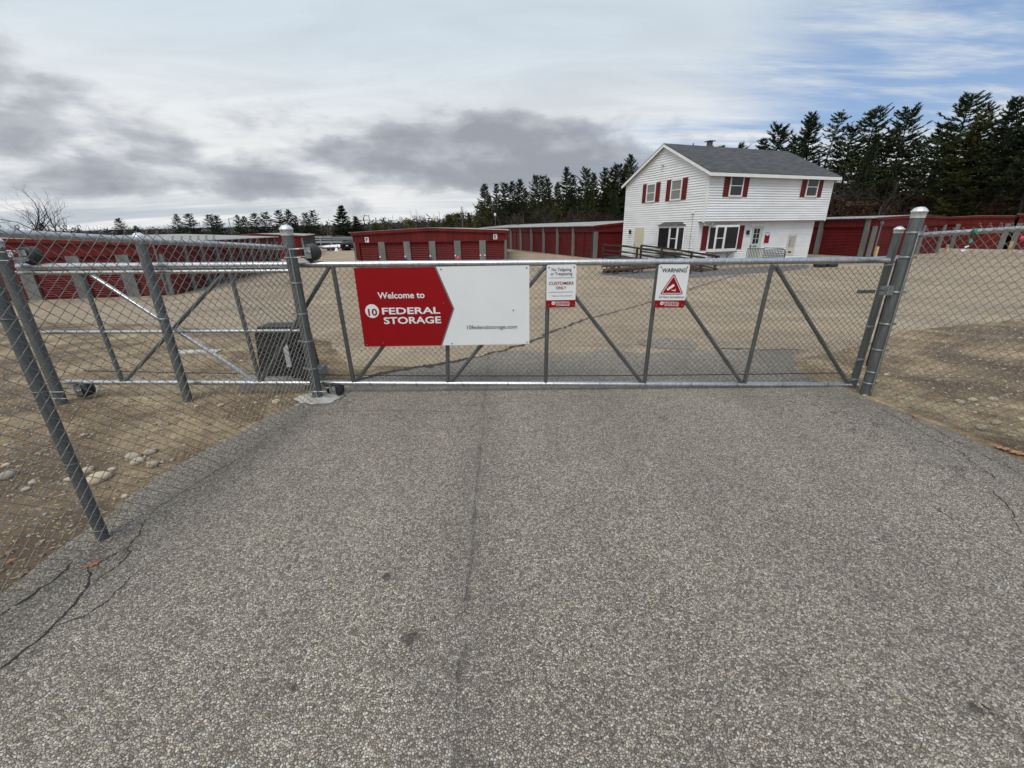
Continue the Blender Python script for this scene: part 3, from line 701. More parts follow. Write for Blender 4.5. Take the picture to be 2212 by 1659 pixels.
def bld_no(s_, w, h):
    mb = MB(); letter(mb, fr, 'No Tailgating', .5 * w, .880 * h, .040, .66 * w, .004); letter(mb, fr, 'or Trespassing', .5 * w, .785 * h, .040, .73 * w, .004)
    for z in (.70, .365): m2 = MB(); m2.fbox(fr, .09 * w, .91 * w, z * h - .0015, z * h + .0015, .0005, .002); obj('printed_line', m2, 'ink_black', s_)
    obj('black_lettering', mb, 'ink_black', s_); mb = MB(); letter(mb, fr, 'Violators will be prosecuted', .52 * w, .275 * h, .018, .68 * w, -.004); obj('black_lettering', mb, 'ink_black', s_)
    mb = MB(); letter(mb, fr, 'CUSTOMERS', .5 * w, .575 * h, .031, .83 * w, .012); letter(mb, fr, 'ONLY', .5 * w, .468 * h, .031, .35 * w, .012); obj('red_lettering', mb, 'sign_red', s_)
small_sign('notice_sign', 'small white no tailgating or trespassing, customers only sign on the gate', [(1182, 572), (1247, 571), (1241, 663), (1179, 664)], bld_no)
def bld_warn(s_, w, h):
    mb = MB(); letter(mb, fr, 'WARNING', .52 * w, .868 * h, .043, .80 * w, .016, shear=.08)
    obj('black_lettering', mb, 'ink_black', s_); mb = MB(); letter(mb, fr, '24 Hour Surveillance', .53 * w, .255 * h, .027, .83 * w, .0); obj('black_lettering', mb, 'ink_black', s_)
    def tri(k): return [(.53 * w + k * -.112, .355 * h - (k - 1) * .03), (.53 * w + k * .112, .355 * h - (k - 1) * .03), (.53 * w, .355 * h + k * .178 - (k - 1) * .0)]
    def rtri(c, R, r):     # rounded triangle
        pts = []
        for a in (90, 210, 330):
            vx, vz = c[0] + (R - r) * math.cos(rad(a)), c[1] + (R - r) * math.sin(rad(a))
            for i in range(-3, 4): pts.append((vx + r * math.cos(rad(a + i * 20)), vz + r * math.sin(rad(a + i * 20))))
        return pts
    c_ = (.525 * w, .475 * h)
    mb = MB(); mb.fpoly(fr, rtri(c_, .134, .014), .0004, .0012); obj('triangle_border', mb, 'sign_red', s_)
    mb = MB(); mb.fpoly(fr, rtri(c_, .120, .009), .0013, .0018); obj('triangle_inset', mb, 'sign_white', s_)
    mb = MB(); mb.fpoly(fr, rtri(c_, .110, .006), .0019, .0024); obj('triangle_field', mb, 'sign_red', s_)
    mb = MB(); cx, cz = c_[0] - .005, c_[1] - .012
    def rot(pts, a, ox, oz): a = rad(a); return [(cx + ox + x * math.cos(a) - z * math.sin(a), cz + oz + x * math.sin(a) + z * math.cos(a)) for x, z in pts]
    mb.fpoly(fr, rot([(-.036, -.012), (.030, -.014), (.036, -.006), (.036, .006), (.030, .013), (-.030, .013)], 38, -.008, .018), .0026, .0032)
    mb.fpoly(fr, rot([(-.010, -.011), (.006, -.011), (.006, .012), (-.010, .012)], 38, -.040, -.008), .0026, .0032)
    mb.fpoly(fr, rot([(0, -.004), (.034, -.004), (.034, .004), (0, .004)], 0, 0, -.018), .0026, .0032)
    mb.fpoly(fr, rot([(0, -.014), (.007, -.014), (.007, .014), (0, .014)], -12, .034, -.016), .0026, .0032)
    obj('camera_pictogram', mb, 'sign_white', s_)
small_sign('warning_sign', 'small white WARNING surveillance sign with a red camera triangle on the gate', [(1421, 571), (1488, 571), (1476, 664), (1411, 664)], bld_warn)

# ------------------------------------------------------------------ storage buildings
def frame(O, az_or_t, n=None):
    return (Vector(O), az_or_t, n)
X1, Y1 = Vector((1, 0, 0)), Vector((0, 1, 0))
def ribbed(mb, fr, s0, s1, z0f, z1f, d, pitch=.23, depth=.018, horiz=False):
    """sheet metal with raised ribs"""
    O, t, n = fr
    def pt(s, z, dd): return O + t * s + n * dd + Vector((0, 0, z))
    if horiz:
        z0, z1 = z0f, z1f; k = max(1, int((z1 - z0) / pitch)); p = (z1 - z0) / k
        for i in range(k):
            za = z0 + i * p; vs = []
            prof = [(0, 0), (.30, 0), (.5, depth), (.8, depth), (1, 0)]
            for f, dd in prof: vs += [pt(s0, za + f * p, d + dd), pt(s1, za + f * p, d + dd)]
            mb.add(vs, [(2 * j, 2 * j + 1, 2 * j + 3, 2 * j + 2) for j in range(len(prof) - 1)])
    else:
        k = max(1, round((s1 - s0) / pitch)); p = (s1 - s0) / k
        for i in range(k):
            sa = s0 + i * p; vs = []
            prof = [(0, 0), (.78, 0), (.83, depth), (.94, depth), (1, 0)]
            for f, dd in prof:
                s = sa + f * p; vs += [pt(s, z0f(s) if callable(z0f) else z0f, d + dd), pt(s, z1f(s) if callable(z1f) else z1f, d + dd)]
            mb.add(vs, [(2 * j, 2 * j + 2, 2 * j + 3, 2 * j + 1) for j in range(len(prof) - 1)])
DOORS = {}
def door_mesh(w, h):
    key = (round(w, 2), round(h, 2))
    if key not in DOORS:
        mb = MB(); f = (Vector((0, 0, 0)), X1, -Y1)
        ribbed(mb, f, 0, w, .05, h, 0, .095, .016, True)
        mb.fbox(f, 0, w, 0, .05, -.01, .022)
        DOORS[key] = mb.mesh('roller_door', ['door_red'])
    return DOORS[key]
LATCH = []
def storage(name, label, origin, az, Wd, Dp, H, rise, front=None, right=None, left=None, letters=(), head=1.95, extra=None, roofmat='metal_roof', z0=None):
    """az: direction of the front wall (left to right); local x along it, y into the depth. front/right/left: list of (s0,s1,kind)"""
    z0 = origin[2]
    root = thing(name, label, 'storage building', origin, rad(90 - az), 'red self storage buildings')
    ridge = lambda s: H + rise * (1 - abs(s - Wd / 2) / (Wd / 2))
    mb = MB(); th = .10
    # core walls, set back behind the doors
    mb.add([(.22, .22, 0), (Wd - .22, .22, 0), (Wd - .22, Dp - .1, 0), (.22, Dp - .1, 0), (.22, .22, H - .03), (Wd - .22, .22, H - .03), (Wd - .22, Dp - .1, H - .03), (.22, Dp - .1, H - .03)],
           [(0, 1, 5, 4), (1, 2, 6, 5), (2, 3, 7, 6), (3, 0, 4, 7)])
    mb.fpoly((Vector((0, Dp, 0)), X1, -Y1), [(0, 0), (Wd, 0), (Wd, H - .02), (Wd / 2, H + rise - .02), (0, H - .02)], 0, .12)
    faces = {'front': ((Vector((0, 0, 0)), X1, -Y1), Wd, front), 'right': ((Vector((Wd, 0, 0)), Y1, X1), Dp, right), 'left': ((Vector((0, Dp, 0)), -Y1, -X1), Dp, left)}
    pil = {}; sill = MB(); drs = []
    for fn, (f, L, items) in faces.items():
        topf = (lambda s: ridge(s) - .10) if fn == 'front' else (lambda s: H - .03)
        if items is None:
            ribbed(mb, f, 0, L, 0, topf, -.02, .3); continue
        # header above the doors
        ribbed(mb, f, 0, L, head, topf, -.02, .30)
        mb.fbox(f, 0.01, L - .01, head - .012, head, -.12, -.001)
        sill.fbox(f, 0, L, -.12, .045, -.15, .06)
        for (s0, s1, kd) in items:
            if kd == 'pillar':
                key = (fn, round(s1 - s0, 2)); q = MB(); q.fbox(f, s0, s1, 0, (H - .06) if fn != 'front' else head + .03, -.14, .035 if fn != 'front' else .0); obj('pillar', q, 'pillar_grey', root)
            elif kd == 'door':
                O, t, n = f; o = bpy.data.objects.new('roller_door', door_mesh(s1 - s0, head - .05)); COL.objects.link(o); o.parent = root
                p = O + t * s0 - n * .115 + Vector((0, 0, .045)); o.location = p; o.rotation_euler = (0, 0, math.atan2(t.y, t.x))
                drs.append((f, s0, s1))
            elif kd == 'double':
                w_ = (s1 - s0) / 2 - .04
                for a0 in (s0, s0 + w_ + .08):
                    O, t, n = f; o = bpy.data.objects.new('roller_door', door_mesh(w_, head - .05)); COL.objects.link(o); o.parent = root
                    o.location = O + t * a0 - n * .115 + Vector((0, 0, .045)); o.rotation_euler = (0, 0, math.atan2(t.y, t.x))
                q = MB(); q.fbox(f, s0 + w_, s0 + w_ + .08, 0, head, -.13, -.06); obj('door_post', q, 'storage_red', root)
            elif kd == 'wall':
                ribbed(mb, f, s0, s1, .02, head, -.03, .3)
    obj('wall', mb, 'storage_red', root)
    if sill.v: obj('sill', sill, 'curb', root)
    # latches
    lm = MB()
    for f, s0, s1 in drs: lm.fbox(f, s1 + .03, s1 + .09, .98, 1.06, .02, .05) if False else lm.fbox(f, s1 - .12, s1 - .03, .80, .86, -.10, -.07)
    if lm.v: obj('door_latches', lm, 'galvanised_dull', root)['kind'] = 'stuff' if len(drs) > 100 else 'parts'
    # fascia along the gable, roof
    mb = MB(); f = faces['front'][0]; q = .03
    mb.fpoly(f, [(-.06, H - .13), (Wd / 2, H + rise - .13), (Wd / 2, H + rise + .03), (-.06, H + .03)], q, q + .05)
    mb.fpoly(f, [(Wd / 2, H + rise - .13), (Wd + .06, H - .13), (Wd + .06, H + .03), (Wd / 2, H + rise + .03)], q, q + .05)
    obj('fascia', mb, 'storage_red', root)
    mb = MB(); k = int(Dp / .15)
    for sgn in (-1, 1):
        xe = Wd / 2 + sgn * (Wd / 2 + .16); vs = []
        for i in range(k * 2 + 1):
            y = -.07 + (Dp + .14) * i / (2 * k); dz = .022 if i % 4 in (1, 2) else 0
            zl = H - rise * .16 / (Wd / 2)
            vs += [(Wd / 2, y, H + rise + .02 + dz), (xe, y, zl + .02 + dz), (xe, y, zl - .012)]
        fs = []
        for i in range(k * 2): fs += [(3 * i, 3 * i + 3, 3 * i + 4, 3 * i + 1), (3 * i + 1, 3 * i + 4, 3 * i + 5, 3 * i + 2)]
        mb.add(vs, fs)
    obj('roof', mb, roofmat, root)
    for (ch, s, z, h) in letters:
        mb = MB(); mb.fpoly(f, rrect(s - h * .42, s + h * .42, z - h * .55, z + h * .55, .02), .002, .012); lp = obj('letter_plate', mb, 'sign_white', root)
        mb = MB(); letter(mb, f, ch, s, z, h * .8, h * .5, .035, d=.016); obj('letter', mb, 'ink_black', lp)
    if extra: extra(root, faces)
    return root
def bays(start, pitch, count, pw, kinds='d', first_pillar=True):
    r = []
    for i in range(count):
        s = start + i * pitch
        r += [(s, s + pw, 'pillar'), (s + pw + .01, s + pitch - .01, {'d': 'door', 'w': 'double', 'r': 'wall'}[kinds[i % len(kinds)]])]
    return r + [(start + count * pitch, start + count * pitch + pw, 'pillar')]
# building F / E, end wall facing the gate
fx0 = atY(759, 502, 25).x; fw_ = atY(1093, 497, 25).x - fx0
fr_items = [(0, .10, 'pillar')] + [(0.10, .33, 'wall')]
pit = (fw_ - .34 - .10 + .36) / 6
for i in range(6):
    s = .34 + i * pit; fr_items.append((s, s + pit - .38, 'door'))
    if i < 5: fr_items.append((s + pit - .37, s + pit - .01, 'pillar'))
fr_items.append((fw_ - .09, fw_, 'pillar'))
def extraF(root, faces):
    f = faces['front'][0]
    mb = MB(); mb.fbox(f, .08, .23, .80, 1.02, .01, .08); obj('meter_box', mb, 'curb', root)
    mb = MB(); O, t, n = f
    for a in (.11, .19): mb.tube([O + t * a + n * .03 + Vector((0, 0, 0)), O + t * a + n * .03 + Vector((0, 0, .8))], .02, 6)
    mb.tube([O + t * .15 + n * .03 + Vector((0, 0, 1.0)), O + t * .02 + n * .03 + Vector((0, 0, 1.4)), O + t * .02 + n * .03 + Vector((0, 0, 2.2))], .012, 6); obj('conduit', mb, 'pillar_grey', root)
    for i in (0, 1, 2, 3, 4, 4.28):
        s = .34 + (int(i) + 1) * pit - (.33 if i == int(i) else .08)
        mb = MB(); mb.fbox(f, s - .035, s + .035, 1.14, 1.22, .002, .03); o = obj('unit_number_plate', mb, 'sign_white', root)
    for i in (1, 2): s = .34 + (i + 1) * pit - .30; mb = MB(); mb.fbox(f, s - .07, s + .07, .84, 1.06, .002, .02); obj('notice_plate', mb, 'blue_plate', root)
FB = storage('storage_building', 'red end wall building with letters F and E behind the welcome sign', (fx0, 25, -.80), 89.6, fw_, 24, 2.47, .19, front=fr_items, right=bays(0.1, 1.7, 13, .25), left=bays(.1, 1.7, 13, .25),
        letters=(('F', .80, 2.10, .25), ('E', fw_ - .62, 2.16, .25)), head=1.95, extra=extraF, roofmat='metal_roof')
p = atY(1290, 728, 24.6); p = atY(989.5 + 0, 557.5, 24.7)
mb = MB(); mb.blob((p.x, 24.6, p.z), .10, 3, 1.0); tag(obj('pink_balloon', mb, 'pink_tape'), 'bright pink ball of tape on a grey pillar of the F and E building', 'tape bundle')
# building behind the house (long side with ten bays)
CA = Vector((6.6, 34.6, -.60))
storage('storage_building', 'long red row of roller doors with grey pillars left of the white house', tuple(CA), 69.5, 9, 31, 2.47, .35,
        front=[(-.02, .30, 'pillar'), (.32, 2.68, 'door'), (2.70, 3.0, 'pillar'), (3.02, 5.68, 'door'), (5.7, 6.0, 'pillar'), (6.02, 8.68, 'door'), (8.7, 9.0, 'pillar')],
        left=[(0.0, .8, 'wall')] + [(31 - .0 - a - (.28 if k else .0) + .0, 31 - a + (0 if k else 0.0), 'pillar') for k, a in enumerate([0.0 + 3.0 * i + .35 for i in range(0, 11)]) if a < 30.6] +
             [(31 - (3.0 * (i + 1) + .35) + .01, 31 - (3.0 * i + .35) - (.29 if i else .01), 'double' if i in (0, 5, 6) else 'door') for i in range(10)], head=2.02)
# right hand building D
RA = Vector((23.46, 28.72, -.38))
def extraD(root, faces):
    f = faces['front'][0]; O, t, n = f; mb = MB(); mb.tube([O + t * .42 + n * .08 + Vector((0, 0, .2)), O + t * .42 + n * .08 + Vector((0, 0, 2.15))], .045, 8); mb.fbox(f, .34, .50, 2.05, 2.25, .02, .14); obj('downspout', mb, 'pillar_grey', root)
storage('storage_building', 'red storage building marked D right of the white house, partly behind the gate post', tuple(RA), 69, 7.9, 24, 2.44, .14,
        front=[(0, .30, 'pillar'), (.31, 2.45, 'door'), (2.46, 2.76, 'pillar'), (2.77, 5.2, 'door'), (5.21, 5.5, 'pillar'), (5.51, 7.6, 'door'), (7.61, 7.9, 'pillar')],
        left=[(24 - 3.0 * i - .62, 24 - 3.0 * i - .32, 'pillar') for i in range(8)] + [(24 - 3.0 * (i + 1) - .31, 24 - 3.0 * i - .63, 'door') for i in range(7)] + [(23.7, 24, 'door')],
        letters=(('D', 4.05, 2.02, .25),), extra=extraD, head=1.92)
R2 = Vector((33.3, 34.4, -.38))
storage('storage_building', 'red storage building with a plain red panel bay beyond building D', tuple(R2), 140, 3.6, 9, 2.44, .06,
        front=[(0, .2, 'pillar'), (.21, .70, 'door'), (.71, .95, 'pillar'), (.96, 3.2, 'wall'), (3.21, 3.5, 'pillar')], head=1.95)
storage('storage_building', 'far right red storage building at the photo edge with a pale roof edge', tuple(R2 + azdir(140) * 3.75 + azdir(230) * .2), 140, 12, 9, 2.55, .10,
        front=bays(0, 3.0, 3, .3) , head=1.95)
mb = MB(); f2 = (R2 + Vector((0, 0, 0)), azdir(140), azdir(230)); mb.fbox(f2, .2, 6, -.05, .22, .12, .3); tag(obj('concrete_curb', mb, 'concrete'), 'pale concrete curb along the foot of the plain red panel building', 'curb')
# left building G and two more beyond it
gr = Vector((-15.66, 19.93, -.95)); gaz = 80; gW = 13.0; go = gr - azdir(gaz) * gW
def extraG(root, faces):
    f = faces['front'][0]; O, t, n = f
    mb = MB(); mb.tube([O + t * (gW - .75) + n * .05 + Vector((0, 0, 0)), O + t * (gW - .75) + n * .05 + Vector((0, 0, .75))], .035, 8); obj('yellow_pipe', mb, 'yellow_wood', root)
    mb = MB(); mb.fbox(f, gW - 5.55, gW - 5.2, 2.07, 2.19, .005, .06); obj('floodlight', mb, 'yellow_wood', root)
    mb = MB(); mb.tube([O + t * (gW - .22) + n * .07 + Vector((0, 0, .1)), O + t * (gW - .22) + n * .07 + Vector((0, 0, 2.3))], .04, 8); obj('downspout', mb, 'pillar_grey', root)
gf = [(gW - .30, gW - .02, 'pillar')]
for i in range(6):
    s1 = gW - 1.40 - i * 1.93; gf += [(s1 - .50, s1, 'pillar')]
    gf += [(s1 + .01, (gW - .31) if i == 0 else (s1 + 1.42), 'door')]
gf += [(0, .3, 'pillar')]
storage('storage_building', 'red storage building marked G behind the left chain link fence', tuple(go), gaz, gW, 15.5, 2.36, .30, front=gf,
        right=[(0, 1.75, 'wall')] + bays(1.78, 1.62, 8, .26), letters=(('G', gW - 5.78, 2.05, .24),), head=1.86, extra=extraG)
for (P_, az_, L, W2, lab) in ((Vector((-23.2, 50.0, -1.12)), 70, 20, 9, 'red storage building with a pale roof stepping down beyond building G'), (Vector((-33.0, 72.5, -1.22)), 70, 21, 9, 'farthest red storage building left of the parked car')):
    storage('storage_building', lab, tuple(P_ - azdir(az_) * W2), az_, W2, L, 2.45, .28, front=None, right=bays(0, 1.75, 11, .22), head=1.9)

# ------------------------------------------------------------------ white house
HL = G(1495, 578); HZ = -.50
AZ = 69.0; WF, DP, OV = 9.42, 7.0, .38
house = thing('white_house', 'two storey white clapboard house with red shutters beyond the gate', 'house', (HL.x, HL.y, HZ), rad(90 - AZ))
fF = (Vector((0, 0, 0)), X1, -Y1); fU = (Vector((0, -OV, 0)), X1, -Y1); fS = (Vector((0, 0, 0)), Y1, -X1)      # side: s = depth, outwards -x
fS2 = (Vector((WF, 0, 0)), Y1, X1)
ZB, ZO, ZE, ZR = .14, 2.50, 4.98, 6.78
yr = (DP - OV) / 2      # ridge depth
def siding(mb, fr, z0, z1, s0f, s1f, p=.132, dep=.042):
    O, t, n = fr; z = z0
    def pt(s, z, d): return O + t * s + n * d + Vector((0, 0, z))
    while z < z1 - .005:
        zt_ = min(z + p, z1)
        a0, b0, a1, b1 = s0f(z), s1f(z), s0f(zt_), s1f(zt_)
        mb.add([pt(a0, z, dep), pt(b0, z, dep), pt(b1, zt_, .001), pt(a1, zt_, .001), pt(a0, z, 0), pt(b0, z, 0)], [(0, 1, 2, 3), (4, 5, 1, 0)])
        z = zt_
mb = MB()
siding(mb, fF, ZB, ZO, lambda z: 0, lambda z: WF)
siding(mb, fU, ZO, ZE, lambda z: 0, lambda z: WF + .42)
rs = (ZR - ZE) / (yr + OV)
def lo(z): return (0 if z < ZO - .01 else -OV) if z <= ZE else -OV + (z - ZE) / rs
def hi(z): return DP if z <= ZE else DP - (z - ZE) / ((ZR - ZE) / (DP - yr))
# mirrored winding is fine, faces are two-sided
siding(mb, fS, ZB, ZO, lambda z: 0, lambda z: DP)
siding(mb, fS, ZO, ZR - .02, lambda z: lo(z + .001), hi)
siding(mb, (Vector((WF, 0, 0)), Y1, X1), ZB, ZO, lambda z: 0, lambda z: DP)
siding(mb, (Vector((WF + .42, 0, 0)), Y1, X1), ZO, ZR - .02, lambda z: lo(z + .001), hi)
mb.box(.0, WF, DP - .01, DP, 0, ZO); mb.box(0, WF + .42, DP - .01, DP, ZO, ZE)
obj('wall', mb, 'siding', house)
mb = MB(); mb.box(.001, WF - .001, -.002, DP - .02, -.25, ZB); obj('foundation', mb, 'concrete_grey', house)
mb = MB(); mb.box(-.0, WF + .42, -OV, 0.0, ZO - .06, ZO - .001); mb.box(WF, WF + .42, 0.001, DP, ZO - .06, ZO - .001); obj('overhang_soffit', mb, 'soffit', house)
# corner boards
mb = MB()
def cb(x, y, z0, z1, w=.09): q_ = MB(); q_.box(x - .038, x + w - .038, y - .038, y + w - .038, z0, z1); obj('corner_board', q_, 'paint_white', house)
cb(0, 0, ZB, ZO - .061); cb(0, -OV, ZO - .06, ZE - .02); cb(WF - .034, 0, ZB, ZO - .061); cb(WF + .42 - .034, -OV, ZO - .06, ZE - .02); cb(.01, DP - .04, ZB, ZE - .02)
# roof
mb = MB(); e = .30; xg0, xg1 = -.22, WF + .42 + .25
tk = .10
y_f, z_f = -OV - e, ZE - e * rs; y_b = DP + e; rb_ = (ZR - ZE) / (DP - yr); z_b = ZE - e * rb_
for (ya, za, yb_, zb_) in ((y_f, z_f, yr, ZR), (y_b, z_b, yr, ZR)):
    mb.add([(xg0, ya, za + tk), (xg1, ya, za + tk), (xg1, yb_, zb_ + tk), (xg0, yb_, zb_ + tk), (xg0, ya, za + tk - .03), (xg1, ya, za + tk - .03), (xg1, yb_, zb_ + tk - .03), (xg0, yb_, zb_ + tk - .03)],
           [(0, 1, 2, 3), (4, 7, 6, 5), (0, 4, 5, 1), (1, 5, 6, 2), (3, 7, 4, 0)])
roof = obj('roof', mb, 'shingle', house)
mb = MB()
mb.box(xg0 + .01, xg1 - .01, y_f - .02, y_f, z_f - .10, z_f + tk - .035)
for x in (xg0 + .005, xg1 - .03):
    for (ya, za) in ((y_f, z_f), (y_b, z_b)):
        mb.add([(x, ya, za + tk - .04), (x + .025, ya, za + tk - .04), (x + .025, yr, ZR + tk - .04), (x, yr, ZR + tk - .04), (x, ya, za - .10), (x + .025, ya, za - .10), (x + .025, yr, ZR - .10), (x, yr, ZR - .10)],
               [(0, 1, 2, 3), (4, 7, 6, 5), (0, 4, 5, 1), (1, 5, 6, 2), (2, 6, 7, 3), (3, 7, 4, 0)])
obj('fascia', mb, 'paint_white', house)
mb = MB(); mb.box(xg0 + .03, xg1 - .03, y_f + .001, -OV - .001, z_f - .10, z_f - .085)
for x0_, x1_ in ((xg0 + .031, -.001), (WF + .421, xg1 - .031)):
    for (ya, za) in ((y_f, z_f), (y_b, z_b)):
        mb.add([(x0_, ya, za - .02), (x1_, ya, za - .02), (x1_, yr, ZR - .02), (x0_, yr, ZR - .02)], [(0, 1, 2, 3)])
obj('eave_soffit', mb, 'soffit', house)
mb = MB(); mb.box(3.55, 3.90, yr + .3, yr + .65, ZR - .5, ZR + .22); ch_ = obj('chimney', mb, 'brick', roof)
mb = MB(); mb.box(3.60, 3.85, yr + .35, yr + .60, ZR + .22, ZR + .44); mb.box(3.48, 3.97, yr + .22, yr + .73, ZR + .45, ZR + .48); obj('chimney_cap', mb, 'galvanised_dull', ch_)
mb = MB(); mb.tube([(2.35, yr + .4, ZR - .2), (2.35, yr + .4, ZR + .28)], .035, 8); obj('vent_pipe', mb, 'black_iron', roof)
def window(fr, s0, s1, z0, z1, glass='window_glass', shutter=(.37, .03), sash=True, mat='paint_white'):
    q = MB(); w = .07
    q.fbox(fr, s0, s1, z1 - w, z1, .0, .085); q.fbox(fr, s0, s1, z0, z0 + w, .0, .095); q.fbox(fr, s0, s0 + w, z0 + w, z1 - w, .0, .085); q.fbox(fr, s1 - w, s1, z0 + w, z1 - w, .0, .085)
    if sash: zm = (z0 + z1) / 2; q.fbox(fr, s0 + w, s1 - w, zm - .02, zm + .02, .052, .070)
    wd = obj('window', q, mat, house)
    q = MB(); q.fbox(fr, s0 + w, s1 - w, z0 + w, z1 - w, .040, .052); obj('pane', q, glass, wd)
    if shutter:
        for a0, a1 in ((s0 - shutter[0] - shutter[1], s0 - shutter[1]), (s1 + shutter[1], s1 + shutter[1] + shutter[0])):
            q = MB(); q.fbox(fr, a0, a1, z0 - .01, z1 + .02, .036, .055); q.fbox(fr, a0, a0 + .05, z0 - .01, z1 + .02, .055, .067); q.fbox(fr, a1 - .05, a1, z0 - .01, z1 + .02, .055, .067)
            k = 14
            for i in range(k): zz = z0 + .04 + (z1 - z0 - .08) * i / k; q.fbox(fr, a0 + .05, a1 - .05, zz, zz + (z1 - z0) / k * .5, .055, .062)
            obj('shutter', q, 'shutter_red', house)
window(fU, 1.47, 2.45, 3.76, 4.86); window(fU, 7.50, 8.50, 3.80, 4.90)
window(fS, 1.55, 2.46, 3.70, 4.83, 'window_blind'); window(fS, 3.85, 4.72, 3.72, 4.80, 'window_blind')
# side door with steps
q = MB(); q.fbox(fS, 4.55, 5.72, 2.18, 2.27, .0, .05); q.fbox(fS, 4.55, 4.63, .25, 2.18, .0, .05); q.fbox(fS, 5.64, 5.72, .25, 2.18, .0, .05); dfr = obj('door_frame', q, 'paint_white', house)
q = MB(); q.fbox(fS, 4.635, 5.635, .25, 2.175, .01, .045)
for a0, a1, b0, b1 in ((4.74, 5.08, 1.35, 2.05), (5.18, 5.52, 1.35, 2.05), (4.74, 5.08, .4, 1.2), (5.18, 5.52, .4, 1.2)): q.fbox(fS, a0, a1, b0, b1, .045, .052)
dr = obj('door', q, 'door_cream', house)
q = MB(); q.lathe([(.03, 0), (.035, .03), (.02, .06), (0, .065)], (-.035, 5.55, 1.1), (-1, 0, 0), 10); obj('handle', q, 'black_iron', dr)
# bay windows
def bay(fr, s0, s1, z0, z1, d=.36, lefthalf=.62, hood=True, narrow_first=False):
    O, t, n = fr
    def pt(s, dd): return O + t * s + n * dd
    A0, A1, A2, A3 = (s0, 0.02), (s0 + .22, d), (s1 - .22, d), (s1, 0.02)
    q = MB()
    def seg(a, c, z0_, z1_, th=.05):
        pa, pc = pt(*a), pt(*c); tt = (pc - pa).normalized(); nn = Vector((tt.y, -tt.x, 0)); nn = nn if nn.dot(n) > 0 else -nn
        return (pa, tt, nn), (pc - pa).length
    segs = [(A0, A1), (A1, A2), (A2, A3)]
    bw = obj('bay_window', q, 'paint_white', house) if False else None
    q = MB(); gl = MB()
    q2 = [A0, A1, A2, A3]
    for z_a, z_b in ((z0 - .10, z0), (z1, z1 + .07)):
        base = [pt(s, dd) for s, dd in q2]; q.add([p_ + Vector((0, 0, z_a)) for p_ in base] + [p_ + Vector((0, 0, z_b)) for p_ in base], [(0, 1, 2, 3), (7, 6, 5, 4), (0, 4, 5, 1), (1, 5, 6, 2), (2, 6, 7, 3)])
    for i, (a, c) in enumerate(segs):
        f_, L = seg(a, c, z0, z1); w = .055
        muls = [0, L] if i != 1 else [0, L * (lefthalf if not narrow_first else 1 - lefthalf), L]
        for j, mm in enumerate(muls): q.fbox(f_, max(0, mm - w * (1.3 if 0 < mm < L else 1)), min(L, mm + w * (1.3 if 0 < mm < L else 1)), z0, z1, -.03, .012)
        q.fbox(f_, w, L - w, z0, z0 + .05, -.03, .010); q.fbox(f_, w, L - w, z1 - .05, z1, -.03, .010)
        if i == 1:
            a0, a1 = (muls[1], L) if not narrow_first else (0, muls[1])
            q.fbox(f_, a0 + .06, a1 - .06, (z0 + z1) / 2 - .02, (z0 + z1) / 2 + .02, -.02, .006)
        gl.fbox(f_, .02, L - .02, z0 + .02, z1 - .02, -.02, -.008)
    bw = obj('bay_window', q, 'paint_white', house); obj('pane', gl, 'window_glass', bw)
    q = MB(); base = [pt(s, dd) for s, dd in ((s0 - .06, .02), (s0 + .2, d + .06), (s1 - .2, d + .06), (s1 + .06, .02))]
    q.add([p_ + Vector((0, 0, z0 - .19)) for p_ in base] + [p_ + Vector((0, 0, z0 - .10)) for p_ in base], [(0, 1, 2, 3), (7, 6, 5, 4), (0, 4, 5, 1), (1, 5, 6, 2), (2, 6, 7, 3)])
    for s in (s0 + .5, s1 - .5): q.tube([pt(s, .28) + Vector((0, 0, z0 - .2)), pt(s, .03) + Vector((0, 0, z0 - .48))], .018, 6); q.tube([pt(s, .03) + Vector((0, 0, z0 - .2)), pt(s, .03) + Vector((0, 0, z0 - .52))], .018, 6)
    obj('bay_ledge', q, 'pillar_grey', bw)
    if hood:
        q = MB(); top = [pt(s, dd) + Vector((0, 0, z1 + .30)) for s, dd in ((s0 + .35, .02), (s1 - .35, .02))]; bs_ = [pt(s, dd) + Vector((0, 0, z1 + .07)) for s, dd in ((s0 - .08, .02), (s0 + .16, d + .10), (s1 - .16, d + .10), (s1 + .08, .02))]
        q.add(bs_ + top, [(0, 1, 4), (1, 2, 5, 4), (2, 3, 5), (0, 3, 2, 1)]); obj('bay_roof', q, 'shingle', bw)
bay((Vector((0, 0, 0)), Y1, -X1), .95, 3.08, .92, 2.22, narrow_first=True)
bay(fF, .86, 2.98, .95, 2.22, narrow_first=True, hood=False)
for a0, a1 in ((.36, .76), (3.10, 3.50)):
    q = MB(); q.fbox(fF, a0, a1, .93, 2.25, .034, .055); q.fbox(fF, a0, a0 + .05, .93, 2.25, .055, .067); q.fbox(fF, a1 - .05, a1, .93, 2.25, .055, .067)
    for i in range(16): zz = .97 + 1.25 * i / 16; q.fbox(fF, a0 + .05, a1 - .05, zz, zz + .04, .055, .062)
    obj('shutter', q, 'shutter_red', house)
